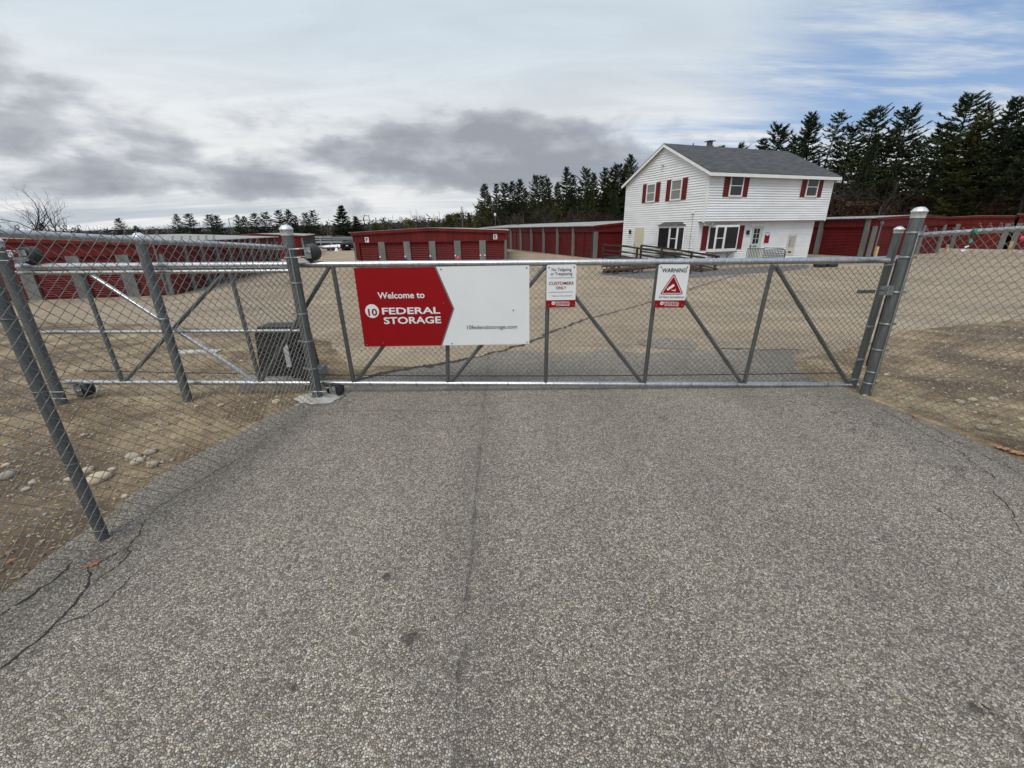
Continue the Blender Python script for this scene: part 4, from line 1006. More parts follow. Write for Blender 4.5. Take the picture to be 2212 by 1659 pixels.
# front door
q = MB(); q.fbox(fF, 4.02, 5.20, 2.20, 2.32, .0, .05); q.fbox(fF, 4.02, 4.14, .15, 2.20, .0, .05); q.fbox(fF, 5.08, 5.20, .15, 2.20, .0, .05); obj('door_frame', q, 'paint_white', house)
q = MB(); q.fbox(fF, 4.15, 5.07, .18, 2.18, .005, .042); dr = obj('door', q, 'door_pale', house)
q = MB(); q.fbox(fF, 4.34, 4.80, 1.20, 2.05, .0421, .047); obj('pane', q, 'window_glass', dr)
q = MB()
for i in range(1, 2): q.fbox(fF, 4.34 + .23 * i - .012, 4.34 + .23 * i + .012, 1.2, 2.05, .048, .055)
for i in range(1, 3): q.fbox(fF, 4.34, 4.80, 1.20 + .283 * i - .012, 1.20 + .283 * i + .012, .0481, .0549)
obj('muntins', q, 'door_pale', dr)
q = MB(); q.fbox(fF, 4.42, 4.72, 1.0, 1.09, .0421, .05); obj('mail_slot', q, 'ink_grey', dr)
q = MB(); q.fbox(fF, 4.19, 4.24, .98, 1.12, .03, .09); obj('handle', q, 'black_iron', dr)
# red sign by the door, payment slot panel, lamps, cameras
sgn_ = MB(); sgn_.fbox(fF, 5.27, 5.72, 1.15, 1.92, .030, .044); sp_ = obj('notice_board', sgn_, 'sign_white', house)
q = MB(); q.fpoly(fF, [(5.29, 1.20), (5.70, 1.20), (5.70, 1.72), (5.495, 1.62), (5.29, 1.72)], .0441, .047); obj('red_field', q, 'sign_red', sp_)
q = MB(); letter(q, fF, 'Please', 5.495, 1.80, .09, .34, .01, d=.048); obj('notice_lettering', q, 'ink_grey', sp_)
q = MB(); q.fbox(fF, 7.34, 8.12, .42, 1.66, .024, .045); np_ = obj('drop_box_panel', q, 'cream_panel', house)
q = MB(); q.fbox(fF, 7.46, 7.98, .88, 1.56, .0451, .050); obj('display', q, 'soffit', np_)
q = MB(); q.fbox(fF, 7.56, 7.84, .56, .66, .0451, .055)
for z in (1.12, 1.28, 1.0): q.fbox(fF, 7.50, 7.56, z, z + .05, .0502, .064)
obj('slot', q, 'ink_black', np_)
q = MB(); q.fbox(fF, 3.74, 3.90, 1.74, 1.96, .024, .12); lm = obj('wall_lamp', q, 'black_iron', house)
q = MB(); q.lathe([(.05, 0), (.06, .05), (.0, .09)], (3.90, -.10, 1.80), (1, 0, 0), 10); obj('lamp_glass', q, 'lamp_glass', lm)
q = MB(); q.lathe([(.0, -.14), (.06, -.12), (.075, .06), (.10, .07), (.03, .14), (0, .17)], (-.13, 6.06, 1.93), (0, 0, 1), 8); q.box(-.13, -.01, 6.04, 6.08, 1.80, 1.84); obj('lantern', q, 'black_iron', house)
q = MB(); q.tube([(-.13, .42, 2.98), (-.22, .40, 2.94)], .035, 8); q.box(-.12, -.02, .38, .46, 2.93, 3.05); obj('security_camera', q, 'paint_white', house)
q = MB(); q.tube([(-.03, .42, 2.93), (-.03, .42, 1.2), (-.03, .40, .2)], .014, 6); obj('conduit', q, 'pillar_grey', house)
q = MB(); q.tube([(-.10, 3.34, 5.72), (-.20, 3.25, 5.68)], .04, 8); q.tube([(-.03, 3.34, 5.72), (-.12, 3.45, 5.70)], .03, 8); obj('floodlight', q, 'soffit', house)
q = MB(); q.tube([(.25, -.20, 2.38), (.25, -.30, 2.30)], .05, 8); q.tube([(.75, -.22, 2.40), (.78, -.32, 2.34)], .05, 8); q.box(.2, .85, -.22, -.18, 2.39, 2.438); obj('floodlight', q, 'paint_white', house)
# entry landing and iron railing
Rz = house.matrix_basis if False else Matrix.Translation(house.location) @ Matrix.Rotation(rad(90 - AZ), 4, 'Z')
lr = thing('porch_landing', 'low wooden landing at the front door of the white house', 'landing', tuple(Rz @ Vector((4.6, -.75, 0))), rad(90 - AZ))
q = MB(); q.box(-1.2, 1.3, -.72, .70, .02, .16); q.box(-1.2, 1.3, -.95, -.72, -.06, .04); obj('deck', q, 'yellow_wood', lr)
rl = thing('iron_railing', 'black wrought iron railing in front of the house door', 'railing', tuple(Rz @ Vector((4.6, -1.2, .16))), rad(90 - AZ))
q = MB()
q.tube([(-1.9, 0, .84), (-.62, 0, .80)], .02, 6)
for i in range(11): q.tube([(-1.9 + 1.28 * i / 10, 0, -.05), (-1.9 + 1.28 * i / 10, 0, .82)], .017, 5)
obj('gate_leaf', q, 'black_iron', rl)
q = MB(); q.tube([(-.58, .0, .80), (-.58, .0, .86), (.9, -.05, .76), (1.16, -.05, .56), (1.16, -.05, -.15)], .02, 6)
for i in range(14): x = -.55 + 1.68 * i / 13; q.tube([(x, -.02, -.08), (x, -.02, .80 - .06 * i / 13 - (.16 if i > 11 else 0))], .016, 5)
for i in range(8): z = .02 + .1 * i; q.tube([(-.58, -.02, z), (1.14, -.04, z - .04)], .016, 5)
obj('lattice_panel', q, 'black_iron', rl)

# ------------------------------------------------------------------ ramp with wooden rails
qp = lambda x, y: ((1680 + x * .13562) / 1.3034, (690 + y * .13562) / 1.3034)
ramp = thing('wooden_ramp', 'weathered dark wooden access ramp and handrails left of the white house', 'ramp', tuple(Rz @ Vector((-1.5, 0, 0))), rad(90 - AZ))
# local: y = depth along house side, x = outward from the wall is negative
q = MB(); q.box(-.1, 1.4, 4.4, 7.1, .18, .28)
q.add([(-.1, 4.4, .28), (1.4, 4.4, .28), (1.4, -2.6, -.02), (-.1, -2.6, -.02), (-.1, 4.4, .20), (1.4, 4.4, .20), (1.4, -2.6, -.10), (-.1, -2.6, -.10)], [(0, 1, 2, 3), (4, 7, 6, 5), (0, 4, 5, 1), (1, 5, 6, 2), (2, 6, 7, 3), (3, 7, 4, 0)]); obj('deck', q, 'weathered_wood', ramp)
def rail(x, pts, name='handrail'):
    q = MB()
    for dz, w in ((0, .05), (-.36, .035), (-.62, .035)):
        for (ya, za), (yb2, zb2) in zip(pts[:-1], pts[1:]):
            q.add([(x - .03, ya, za + dz - w), (x + .03, ya, za + dz - w), (x + .03, yb2, zb2 + dz - w), (x - .03, yb2, zb2 + dz - w), (x - .03, ya, za + dz + w), (x + .03, ya, za + dz + w), (x + .03, yb2, zb2 + dz + w), (x - .03, yb2, zb2 + dz + w)],
                  [(0, 3, 2, 1), (4, 5, 6, 7), (0, 1, 5, 4), (1, 2, 6, 5), (2, 3, 7, 6), (3, 0, 4, 7)])
    obj(name, q, 'weathered_wood', ramp)
rail(-.06, [(7.1, 1.10), (4.6, 1.08), (-2.4, .72)]); rail(1.12, [(4.4, 1.10), (1.5, .98), (-2.2, .72)])
for x, y in ((-.06, 7.05), (-.06, 4.95), (-.06, 3.2), (-.06, .8), (-.06, -2.2), (1.12, 4.35), (1.12, 2.3), (1.12, -.2), (1.12, -2.0)):
    q = MB(); zt_ = 1.08 if y > 4.4 else 1.08 - (4.4 - y) * .055; q.box(x - .05, x + .05, y - .05, y + .05, -.15, zt_); obj('rail_post', q, 'weathered_wood', ramp)
q = MB(); q.box(-.1, .0, 7.0, 7.08, 1.05, 1.13)
# low garden edging fence post and old farm cart
cp = G(1360, 590); cart = thing('old_cart', 'rusty old farm wagon wreck with wheels on the gravel left of the house ramp', 'cart', (cp.x, cp.y, gz(cp.x, cp.y)), rad(8))
q = MB(); q.box(-1.6, 1.6, -.06, .06, .36, .48); q.tube([(-1.6, -.3, .2), (1.5, -.35, .34), (2.1, -.4, .18)], .09, 8); q.tube([(-1.6, -.2, .12), (-.2, -.2, .16)], .07, 8)
for x in (-1.2, -.6, 0, .5): q.tube([(x, -.3, .1), (x + .4, 0, .75), (x + .55, .05, .3)], .035, 6)
q.tube([(-1.0, 0, .5), (-.6, 0, .78), (.2, 0, .74), (.5, 0, .4)], .04, 6); obj('frame', q, 'rusty_iron', cart)
for x, y in ((-.95, -.35), (.15, -.35), (-.95, .4), (.15, .4)):
    q = MB(); q.lathe([(.20, -.03), (.25, -.03), (.25, .03), (.20, .03)], (x, y, .26), (0, 1, 0), 20); q.lathe([(.001, -.05), (.04, -.05), (.04, .05), (.001, .05)], (x, y, .26), (0, 1, 0), 8)
    for k in range(8): a = k * math.pi / 4; q.tube([(x, y, .26), (x + .22 * math.cos(a), y, .26 + .22 * math.sin(a))], .012, 4)
    obj('wheel', q, 'rusty_iron', cart)
bp = G(1491, 592); mb = Shift((bp.x, bp.y, 0)); gzz = gz(bp.x, bp.y); mb.tube([(bp.x, bp.y, gzz - .05), (bp.x, bp.y, gzz + .62)], .05, 10); mb.lathe([(.055, 0), (.06, .02), (0, .06)], (bp.x, bp.y, gzz + .6), n=10)
o = obj('bollard', mb, 'rusty_iron'); o.location = (bp.x, bp.y, 0); tag(o, 'short rusty bollard on the gravel beside the warning sign', 'bollard')
# concrete step with black tyre at the house front right
sp0 = Rz @ Vector((8.0, -1.7, .0)); mb = MB()
mb.box(-2.1, 1.5, -.25, .25, -.1, .14); o = obj('concrete_walk', mb, 'concrete'); o.location = (sp0.x, sp0.y, gz(sp0.x, sp0.y)); o.rotation_euler = (0, 0, rad(18)); tag(o, 'pale concrete walk slab in front of the right half of the house', 'walkway slab')
p = G(1782, 577); mb = MB()
for x in (-.32, .30): mb.lathe([(.16, -.1), (.26, -.12), (.30, -.06), (.30, .06), (.26, .12), (.16, .1)], (x, 0, .13), (0, 0, 1), 18)
o = obj('tyre_pair', mb, 'black_rubber'); o.location = (p.x, p.y, gz(p.x, p.y)); tag(o, 'two black tyres lying at the end of the concrete walk', 'tyres')
# yellow bollards on the right
for (x, y, h, lab) in ((1877, 560, .75, 'yellow wooden stake at the corner of building D'), (2031, 544, .5, 'short yellow stake left of the plain red panel'), (2162, 546, .75, 'yellow stake at the right end of the plain red panel')):
    p = G(x, y); mb = MB(); mb.box(-.06, .06, -.06, .06, -.05, h); mb.box(-.05, .05, -.05, .05, h, h + .03); o = obj('marker_stake', mb, 'yellow_wood'); o.location = (p.x - .1, p.y - .5, gz(p.x, p.y)); tag(o, lab, 'stake')
p = atY(2207, 515, 30); mb = MB(); mb.blob((0, 0, 0), .14, 4, 1.2); o = obj('pink_tape_bundle', mb, 'pink_tape'); o.location = p; tag(o, 'pink tape bundle on the far right storage door at the photo edge', 'tape bundle')

# ------------------------------------------------------------------ far yard: car, trailer, rails, snow, poles
car = thing('parked_car', 'black car seen from behind, parked left of the F building', 'car', (-24.75, 67.5, gz(-24.75, 67.5)), rad(8)); car.scale = (1.1, 1.1, 1.06)
def loft(mb, secs):
    k = len(secs[0]); o = [p for s in secs for p in s]
    mb.add(o, [(i * k + j, i * k + (j + 1) % k, (i + 1) * k + (j + 1) % k, (i + 1) * k + j) for i in range(len(secs) - 1) for j in range(k)], True); mb.add(secs[0], [tuple(range(k))[::-1]]); mb.add(secs[-1], [tuple(range(k))])
def csec(y, w, z0, z1, r=.12): return [(-w + r, y, z0), (w - r, y, z0), (w, y, z0 + r), (w, y, z1 - r), (w - r, y, z1), (-w + r, y, z1), (-w, y, z1 - r), (-w, y, z0 + r)]
mb = MB(); loft(mb, [csec(0, .80, .35, .95), csec(.12, .92, .25, 1.02), csec(2.2, .94, .22, 1.0), csec(3.9, .92, .25, .95), csec(4.5, .78, .35, .75)]); obj('body', mb, 'car_black', car)
mb = MB(); loft(mb, [csec(.25, .78, .98, 1.04, .02), csec(.75, .68, .98, 1.44, .10), csec(2.4, .68, .98, 1.46, .10), csec(3.3, .76, .96, 1.02, .02)]); obj('cabin', mb, 'window_glass', car)
mb = MB(); mb.box(-.62, .62, .78, 2.4, 1.44, 1.475); obj('roof_panel', mb, 'car_black', car)
for x in (-.84, .84):
    for y in (.9, 3.6):
        mb = MB(); mb.lathe([(.1, -.1), (.31, -.1), (.33, -.05), (.33, .05), (.31, .1), (.1, .1)], (x, y, .33), (1, 0, 0), 18); wl = obj('wheel', mb, 'black_rubber', car)
        mb = MB(); mb.lathe([(.0, -.105), (.2, -.105), (.2, .105), (0, .105)], (x, y, .33), (1, 0, 0), 12); obj('rim', mb, 'galvanised_dull', wl)
for x in (-.66, .66): mb = MB(); mb.box(x - .14, x + .14, -.02, .06, .74, .88); obj('tail_light', mb, 'tail_red', car)
mb = MB(); mb.box(-.16, .16, -.03, .02, .62, .74); obj('number_plate', mb, 'sign_white', car)
tp = Vector((-28.3, 69.2, gz(-28, 69)))
tr = thing('flatbed_trailer', 'low dark flatbed trailer standing in the yard beyond the left storage rows', 'trailer', tuple(tp), rad(-4))
mb = MB(); mb.box(-1.0, 1.5, 0, 1.6, .28, .38); mb.tube([(-1, .8, .33), (-1.7, .8, .5)], .06, 6); obj('deck', mb, 'black_iron', tr)
for x, y in ((0, 0), (0, 1.6), (.6, 0), (.6, 1.6)): mb = MB(); mb.lathe([(.01, -.08), (.24, -.08), (.24, .08), (.01, .08)], (x, y, .24), (0, 1, 0), 14); obj('wheel', mb, 'black_rubber', tr)
mb = MB()
for x in (-1, .3, 1.5): mb.tube([(x, 0, .38), (x, 0, .9)], .025, 5)
mb.tube([(-1, 0, .88), (1.5, 0, .88)], .02, 5); obj('side_rail', mb, 'galvanised_dull', tr)
# snow heap and tarp
def heap(name, c, rx, ry, h, mat, seed):
    mb = MB(); n1_, n2_ = 24, 6; vs = []
    for j in range(n2_ + 1):
        f = j / n2_
        for i in range(n1_):
            a = 2 * math.pi * i / n1_; r = (1 - f) * (1 + .3 * noise.noise(Vector((math.cos(a) * 1.5, math.sin(a) * 1.5, seed))))
            vs.append((c.x + rx * r * math.cos(a), c.y + ry * r * math.sin(a), c.z - .05 + h * math.sin(f * math.pi / 2) * (1 + .25 * noise.noise(Vector((a, f * 3, seed))))))
    mb.add(vs, [(j * n1_ + i, j * n1_ + (i + 1) % n1_, (j + 1) * n1_ + (i + 1) % n1_, (j + 1) * n1_ + i) for j in range(n2_) for i in range(n1_)], True); return obj(name, mb, mat)
tag(heap('snow_heap', Vector((-36, 92, gz(-35, 92))), 4.6, 2.2, .40, 'snow', 3), 'long bright leftover snow bank in front of the guard rails', 'snow bank')
p = Vector((-26.3, 67.2, gz(-26, 67))); tag(heap('tarp_heap', p, .38, .35, .55, 'snow', 8), 'small white heap left of the black car', 'heap')
p = Vector((-25.9, 70, gz(-26, 70))); tag(heap('scrap_pile', p, .7, .7, 1.25, 'rusty_iron', 9), 'brown scrap pile between the white heap and the black car', 'scrap pile')
gr_ = thing('guard_rail_fence', 'long pale guard rail fence with several rails at the far end of the yard', 'guard rail', (-40, 97, -1.25))
for k, (yy, zz) in enumerate(((0, .42), (3, .62), (7, .98), (11, 1.30), (14, 1.55))):
    mb = MB(); mb.box(-45, 52, yy - .04, yy + .04, zz + .18, zz + .36); obj('rail', mb, 'guard_white', gr_)
mb = MB()
for i in range(24):
    x = -44 + i * 4.1
    for (y0, z1) in ((0, .6), (14, 1.9)): mb = MB(); mb.box(x - .08, x + .08, y0 - .1, y0 + .1, -.4, z1); obj('post', mb, 'guard_white', gr_)
# poles
def pole(px, py, Yd, label, lamp=0, r=.12, arms=0, mat='bark_pale', cat='utility pole', name='utility_pole'):
    t_ = atY(px, py, Yd); zb = gz(t_.x, Yd); root = thing(name, label, cat, (t_.x, Yd, zb)); h = t_.z - zb
    mb = MB(); mb.tube([(0, 0, -.3), (0, 0, h)], [r, r * .7], 8); obj('pole', mb, mat, root)
    if arms:
        mb = MB(); mb.box(-1.1, 1.1, -.06, .06, h - .9, h - .75); mb.box(-.8, .8, -.06, .06, h - 2.0, h - 1.88)
        for x in (-1, -.5, .5, 1): mb.tube([(x, 0, h - .75), (x, 0, h - .5)], .05, 5)
        obj('crossarm', mb, mat, root)
    if lamp:
        mb = MB(); mb.tube([(0, 0, h - .1), (lamp * 1.3, 0, h)], .05, 6); obj('arm', mb, mat, root)
        mb = MB(); (mb.box(lamp * 1.3 - .45, lamp * 1.3 + .45, -.3, .3, h - .30, h + .12) if abs(lamp) >= 1 else mb.blob((0, 0, h), .22, 1, 1.0)); obj('lamp_head', mb, 'lamp_glass', root)
pole(785, 469, 120, 'leftmost thin utility pole with crossarms between the dark spruce and the F building roof', arms=1, r=.16)
pole(796, 465, 90, 'thin light pole with a white lamp head behind the F building', lamp=-1, r=.09, mat='galvanised_dull', cat='light pole', name='light_pole')
pole(811, 470, 120, 'utility pole with crossarms just right of the light pole behind the F building', arms=1, r=.16)
pole(997, 447, 75, 'slim bare pole rising beside the first tall pines', r=.10)
pole(1069, 464, 62, 'thin lamp pole with a round white globe among the left pines', r=.05, lamp=-.2, mat='galvanised_dull', cat='light pole', name='light_pole')
pole(493, 472, 95, 'light pole with a white lamp head among the far pines left of the gate post', lamp=1, r=.09, mat='galvanised_dull', cat='light pole', name='light_pole')
pole(711, 481, 98, 'short pale wooden pole behind the guard rails', r=.09)

# ------------------------------------------------------------------ trees
def pine(seed, H=14., base=.28, spread=2.9, dens=1.0, taper=1.0, tuft=.36):
    rnd = random.Random(seed); T = MB(); C = MB()
    lean = rnd.uniform(-.02, .02)
    def tp_(z): return Vector((lean * z + .12 * math.sin(z * .5 + seed), .1 * math.sin(z * .4 + seed * 2), z))
    T.tube([tp_(H * i / 10) for i in range(11)], [.20 * (1 - i / 10) + .015 for i in range(11)], 6, False)
    z = H * base
    while z < H - .15:
        f = (z - H * base) / (H * (1 - base)); prof = (1 - f) ** (.62 * taper) * (.62 + .38 * min(1, f * 5 + .3)) * spread + .22
        k = rnd.choice((5, 6, 6, 7)); a0 = rnd.random() * 6.28
        for i in range(k):
            if rnd.random() < .12: continue
            a = a0 + i * 6.28 / k + rnd.uniform(-.4, .4); L = prof * rnd.uniform(.55, 1.22); el = rad(rnd.uniform(-4, 14) + 38 * f ** 3)
            d = Vector((math.cos(a) * math.cos(el), math.sin(a) * math.cos(el), math.sin(el))); p0 = tp_(z + rnd.uniform(-.12, .12)); side = Vector((-math.sin(a), math.cos(a), 0))
            p1 = p0 + d * L * .6 - Vector((0, 0, .06 * L)); p2 = p0 + d * L + Vector((0, 0, .10 * L))
            T.tube([p0, p1, p2], [.035 * (1 - f) + .012, .02, .006], 3, False, False)
            m_ = max(4, int(L * 8.0 * dens))
            for j in range(m_):
                g = .22 + .80 * (j + rnd.random()) / m_; lat = rnd.uniform(-1, 1) * (.30 * L * (1 - g * .6) * .9)
                q = (p0.lerp(p1, g / .6) if g < .6 else p1.lerp(p2, (g - .6) / .4)) + side * lat + Vector((0, 0, rnd.uniform(-.02, .05)))
                for t_ in range(7):
                    dd = (d * rnd.uniform(.2, 1.0) + side * rnd.uniform(-.8, .8) + Vector((0, 0, rnd.uniform(-.10, .42)))).normalized()
                    ln = tuft * rnd.uniform(.6, 1.15); w = dd.cross(Vector((rnd.uniform(-1, 1), rnd.uniform(-1, 1), rnd.uniform(-1, 1)))).normalized() * ln * .13
                    C.add([q - w, q + w, q + dd * ln + w * .35, q + dd * ln - w * .35], [(0, 1, 2, 3)])
        z += rnd.uniform(.34, .62) * (1.15 - .45 * f)
    return T, C
def bare(seed, H=8., depth=5, spread=.55, r0=.14, forks=3, trunk=.28):
    rnd = random.Random(seed); T = MB(); C = MB()
    def grow(p, d, L, r, lev):
        mb_ = T if lev < 2 else C; pts = [p]; q = p; dd = d
        for i in range(3): dd = (dd + Vector((rnd.uniform(-.18, .18), rnd.uniform(-.18, .18), rnd.uniform(-.02, .14)))).normalized(); q = q + dd * L / 3; pts.append(q)
        mb_.tube(pts, [r, r * .87, r * .75, r * .62], 5 if lev < 2 else 3, False, lev < 2)
        if lev >= depth: return
        for k in range(forks if lev else forks + 2):
            a = dd.orthogonal().normalized(); a.rotate(Matrix.Rotation(rnd.uniform(0, 6.28), 3, dd)); nd = (dd + a * rnd.uniform(spread * .5, spread * 1.35)).normalized(); nd.z += .08
            g = pts[rnd.choice((1, 2, 3))] if k else pts[3]
            grow(g, nd.normalized(), L * rnd.uniform(.62, .86), r * rnd.uniform(.45, .66), lev + 1)
    grow(Vector((0, 0, -.2)), Vector((0, 0, 1)), H * trunk, r0, 0)
    return T, C
def bushy(seed, H=7., R=2.2, n_=900, mat=None):
    """open broad conifer / scrub crown made of leaf tufts"""
    rnd = random.Random(seed); T, B = bare(seed, H, 3, .6, .11, 3, .34); C = MB(); C.v, C.f, C.sm, C.mi = B.v, B.f, B.sm, B.mi
    cl = [(Vector((rnd.gauss(0, R * .42), rnd.gauss(0, R * .42), H * rnd.uniform(.25, .98))), rnd.uniform(.4, .9)) for _ in range(26)]
    for _ in range(n_):
        c_, r_ = rnd.choice(cl); q = c_ * 1.0; q.x *= (1.15 - q.z / H * .8); q.y *= (1.15 - q.z / H * .8); q += Vector((rnd.gauss(0, r_ * .5), rnd.gauss(0, r_ * .5), rnd.gauss(0, r_ * .4)))
        dd = Vector((rnd.uniform(-1, 1), rnd.uniform(-1, 1), rnd.uniform(-.2, 1))).normalized(); ln = rnd.uniform(.2, .42); w = dd.cross(Vector((rnd.uniform(-1, 1), rnd.uniform(-1, 1), .2))).normalized() * ln * .22
        C.add([q - w, q + w, q + dd * ln + w * .4, q + dd * ln - w * .4], [(0, 1, 2, 3)])
    return T, C
STRAW = 1
PROTO = {}
def proto(key, fn, H, tm, cm):
    T, C = fn; PROTO[key] = (T.mesh(key + '_trunk', [tm]), C.mesh(key + '_crown', [cm]), H)
for i in range(5): proto('pine%d' % i, pine(10 + i, 14, (.22, .34, .28, .18, .4)[i], (2.5, 2.9, 2.2, 2.7, 2.3)[i], 1.0, (1, .8, 1.2, 1.1, .8)[i]), 14, 'bark', 'needles')
proto('pineo0', pine(31, 14, .15, 2.9, 1.15, 1.0), 14, 'bark', 'needles_olive'); proto('pineo1', pine(32, 14, .22, 2.4, 1.1, 1.2), 14, 'bark', 'needles_olive')
proto('spruce', pine(41, 14, .06, 3.4, 1.5, 1.5, .5), 14, 'bark', 'needles')
proto('thin', pine(51, 14, .45, 1.9, .45, .8, .34), 14, 'bark_pale', 'needles')
for i in range(3): proto('bare%d' % i, bare(60 + i, 9, 5, .6, .13, 3), 9, 'bark_pale', 'twigs')
proto('bigbare', bare(71, 9, 7, .62, .16, 2, .24), 9, 'bark', 'twigs')
for i in range(2): proto('scrub%d' % i, bushy(80 + i, 7, 2.3, 2200), 7, 'bark', 'needles_olive')
proto('brown', bushy(90, 6, 2.4, 1300), 6, 'bark', 'dead_leaves')
def measure(key):
    c_ = PROTO[key][1]; return max(v.co.z for v in c_.vertices)
PH = {k: measure(k) for k in PROTO}
def tree(key, px, py, Yd, label=None, group=None, name='pine_tree', cat='pine tree', wide=1.0, xoff=0):
    rnd = random.Random(int(px * 13 + py * 7 + Yd)); t_ = atY(px, py, Yd); zb = gz(t_.x, Yd) - .1; s = (t_.z - zb) / PH[key]
    root = thing(name, label, cat, (t_.x, Yd, zb), rnd.uniform(0, 6.28), group); root.scale = (s * wide * rnd.uniform(.88, 1.16), s * wide * rnd.uniform(.88, 1.16), s); root.rotation_euler = (rad(rnd.gauss(0, 1.8)), rad(rnd.gauss(0, 1.8)), rnd.uniform(0, 6.28))
    for nm, me in (('trunk', PROTO[key][0]), ('crown', PROTO[key][1])):
        o = bpy.data.objects.new(nm, me); COL.objects.link(o); o.parent = root
    return root
R_ = random.Random(3)
ORD = ['first', 'second', 'third', 'fourth', 'fifth', 'sixth', 'seventh', 'eighth', 'ninth', 'tenth', 'eleventh', 'twelfth', 'thirteenth', 'fourteenth', 'fifteenth', 'sixteenth', 'seventeenth', 'eighteenth', 'nineteenth', 'twentieth', 'twenty-first', 'twenty-second', 'twenty-third', 'twenty-fourth', 'twenty-fifth', 'twenty-sixth', 'twenty-seventh', 'twenty-eighth', 'twenty-ninth', 'thirtieth']
# far pines above the left storage roofs
for i, (x, y) in enumerate(((258, 470), (290, 487), (381, 461), (403, 460), (449, 461), (464, 464), (508, 464), (527, 466), (551, 459), (569, 456), (602, 452), (621, 451), (637, 464), (655, 458), (671, 452))):
    tree(('pine1', 'pine0', 'pine3', 'pine1', 'pine4')[i % 5], x, y, R_.uniform(108, 125), ORD[i] + ' pine from the left in the far line above the left storage roofs', 'far pines above the left storage roofs', wide=1.45)
tree('spruce', 736, 443, 112, 'broad dark spruce left of the F building', name='spruce_tree', cat='spruce tree', wide=1.75)
tree('spruce', 767, 466, 112, 'smaller dark spruce touching the right side of the broad spruce', name='spruce_tree', cat='spruce tree', wide=1.5)
for i, (k, x, y) in enumerate((('bare0', 703, 468), ('scrub0', 813, 478), ('pineo1', 829, 475), ('bare1', 866, 474), ('scrub1', 882, 474), ('bare2', 907, 455), ('scrub0', 935, 478), ('scrub1', 968, 462), ('scrub0', 985, 462), ('bare1', 1003, 470), ('pineo1', 1013, 464), ('scrub1', 1030, 476), ('bare2', 1016, 450), ('bare0', 1040, 445), ('scrub0', 1044, 452))):
    nm, ct = (('bare_tree', 'bare tree') if k.startswith('bare') else ('shrubby_tree', 'tree') if k.startswith('scrub') else ('pine_tree', 'pine tree'))
    tree(k, x, y - (0 if x < 820 else 5), 112 if x < 760 else R_.uniform(78, 96), ORD[i] + (' tree from the left' if i else ' small bare tree') + ' in the mixed scrub line above the F building roof', 'mixed scrub trees behind the F building', name=nm, cat=ct, wide=1.2)
tree('bigbare', 20, 387, 46, 'large leafless tree at the left photo edge behind building G', name='bare_tree', cat='bare tree', wide=1.25)
tree('bigbare', 62, 402, 50, 'second leafless tree just right of the large one at the left edge', name='bare_tree', cat='bare tree', wide=1.2)
tree('bare1', 140, 466, 70, 'small leafless tree with a leaning limb right of the left edge trees', name='bare_tree', cat='bare tree', wide=1.4)
tree('pine3', 86, 480, 90, 'short dark pine below the bare trees at the left', wide=1.3)
# row behind the long storage building, left of the house
rowA = [(1047, 396), (1060, 420), (1074, 395), (1095, 392), (1105, 389), (1121, 385), (1136, 405), (1150, 375), (1168, 375), (1185, 384), (1200, 392), (1219, 360), (1240, 376), (1263, 359), (1276, 385), (1289, 371), (1308, 361), (1323, 355), (1342, 348), (1356, 352), (1370, 331)]
for i, (x, y) in enumerate(rowA):
    k = ('pine0', 'pineo1', 'pine2', 'pine1', 'pine3', 'pine0', 'pineo0', 'pine1', 'pine4', 'pineo1')[i % 10]
    tree(k, x, y, R_.uniform(70, 78), ORD[i] + ' pine from the left in the dark row left of the house', 'dark pines left of the white house')
# row right of the house
rowB = [(1640, 296, 56, 'pine3'), (1690, 262, 58, 'pine1'), (1722, 285, 60, 'pine4'), (1762, 238, 57, 'pine0'), (1803, 236, 55, 'thin'), (1845, 262, 55, 'pine4'), (1893, 227, 52, 'pine1'), (1930, 268, 56, 'pine4'), (1970, 225, 50, 'pine1'), (2040, 262, 52, 'pine2'), (2098, 195, 46, 'pine1'), (2128, 245, 44, 'pineo0'), (2154, 209, 47, 'thin'), (2175, 240, 45, 'pine4'), (2212, 197, 42, 'pine1'), (2250, 210, 42, 'pine0'), (2300, 190, 40, 'pine1')]
for i, (x, y, d, k) in enumerate(rowB):
    tree(k, x, y, d, ('olive green' if k == 'pineo0' else 'sparse thin' if k == 'thin' else 'tall dark') + ' pine, ' + ORD[i] + ' from the left in the wood right of the house', 'tall pines right of the white house', wide=1.12)
tree('bigbare', 1618, 283, 42, 'leafless grey tree rising over the right end of the house roof', name='bare_tree', cat='bare tree')
tree('pine0', 1600, 306, 62, 'dark pine tip showing over the house ridge left of the leafless tree')
tree('pine2', 1560, 314, 62, 'small pine tip just above the house ridge beside the chimney')
# fill: second row and understorey
fill = []
for i in range(22): fill.append((R_.uniform(1050, 1370), None, 'A'))
for i in range(26): fill.append((R_.uniform(1700, 2290), None, 'B'))
cnt = {'A': 0, 'B': 0}
for x, _, w in sorted(fill):
    if w == 'A': y = 452 - (x - 1050) * .20 + R_.uniform(-14, 22); d = R_.uniform(66, 88)
    else: y = 345 - (x - 1700) * .10 + R_.uniform(-30, 50); d = R_.uniform(46, 62)
    k = R_.choice(('pine0', 'pine2', 'pine3', 'pineo1', 'pine4') if w == 'A' else ('pine4', 'pine0', 'thin', 'pineo1', 'pine2'))
    i = cnt[w]; cnt[w] += 1
    tree(k, x, y, d, 'lower filler pine, ' + ORD[i] + (' from the left under the dark row left of the house' if w == 'A' else ' from the left beneath the tall wood right of the house'), 'lower pines inside the wood ' + ('left' if w == 'A' else 'right') + ' of the house')
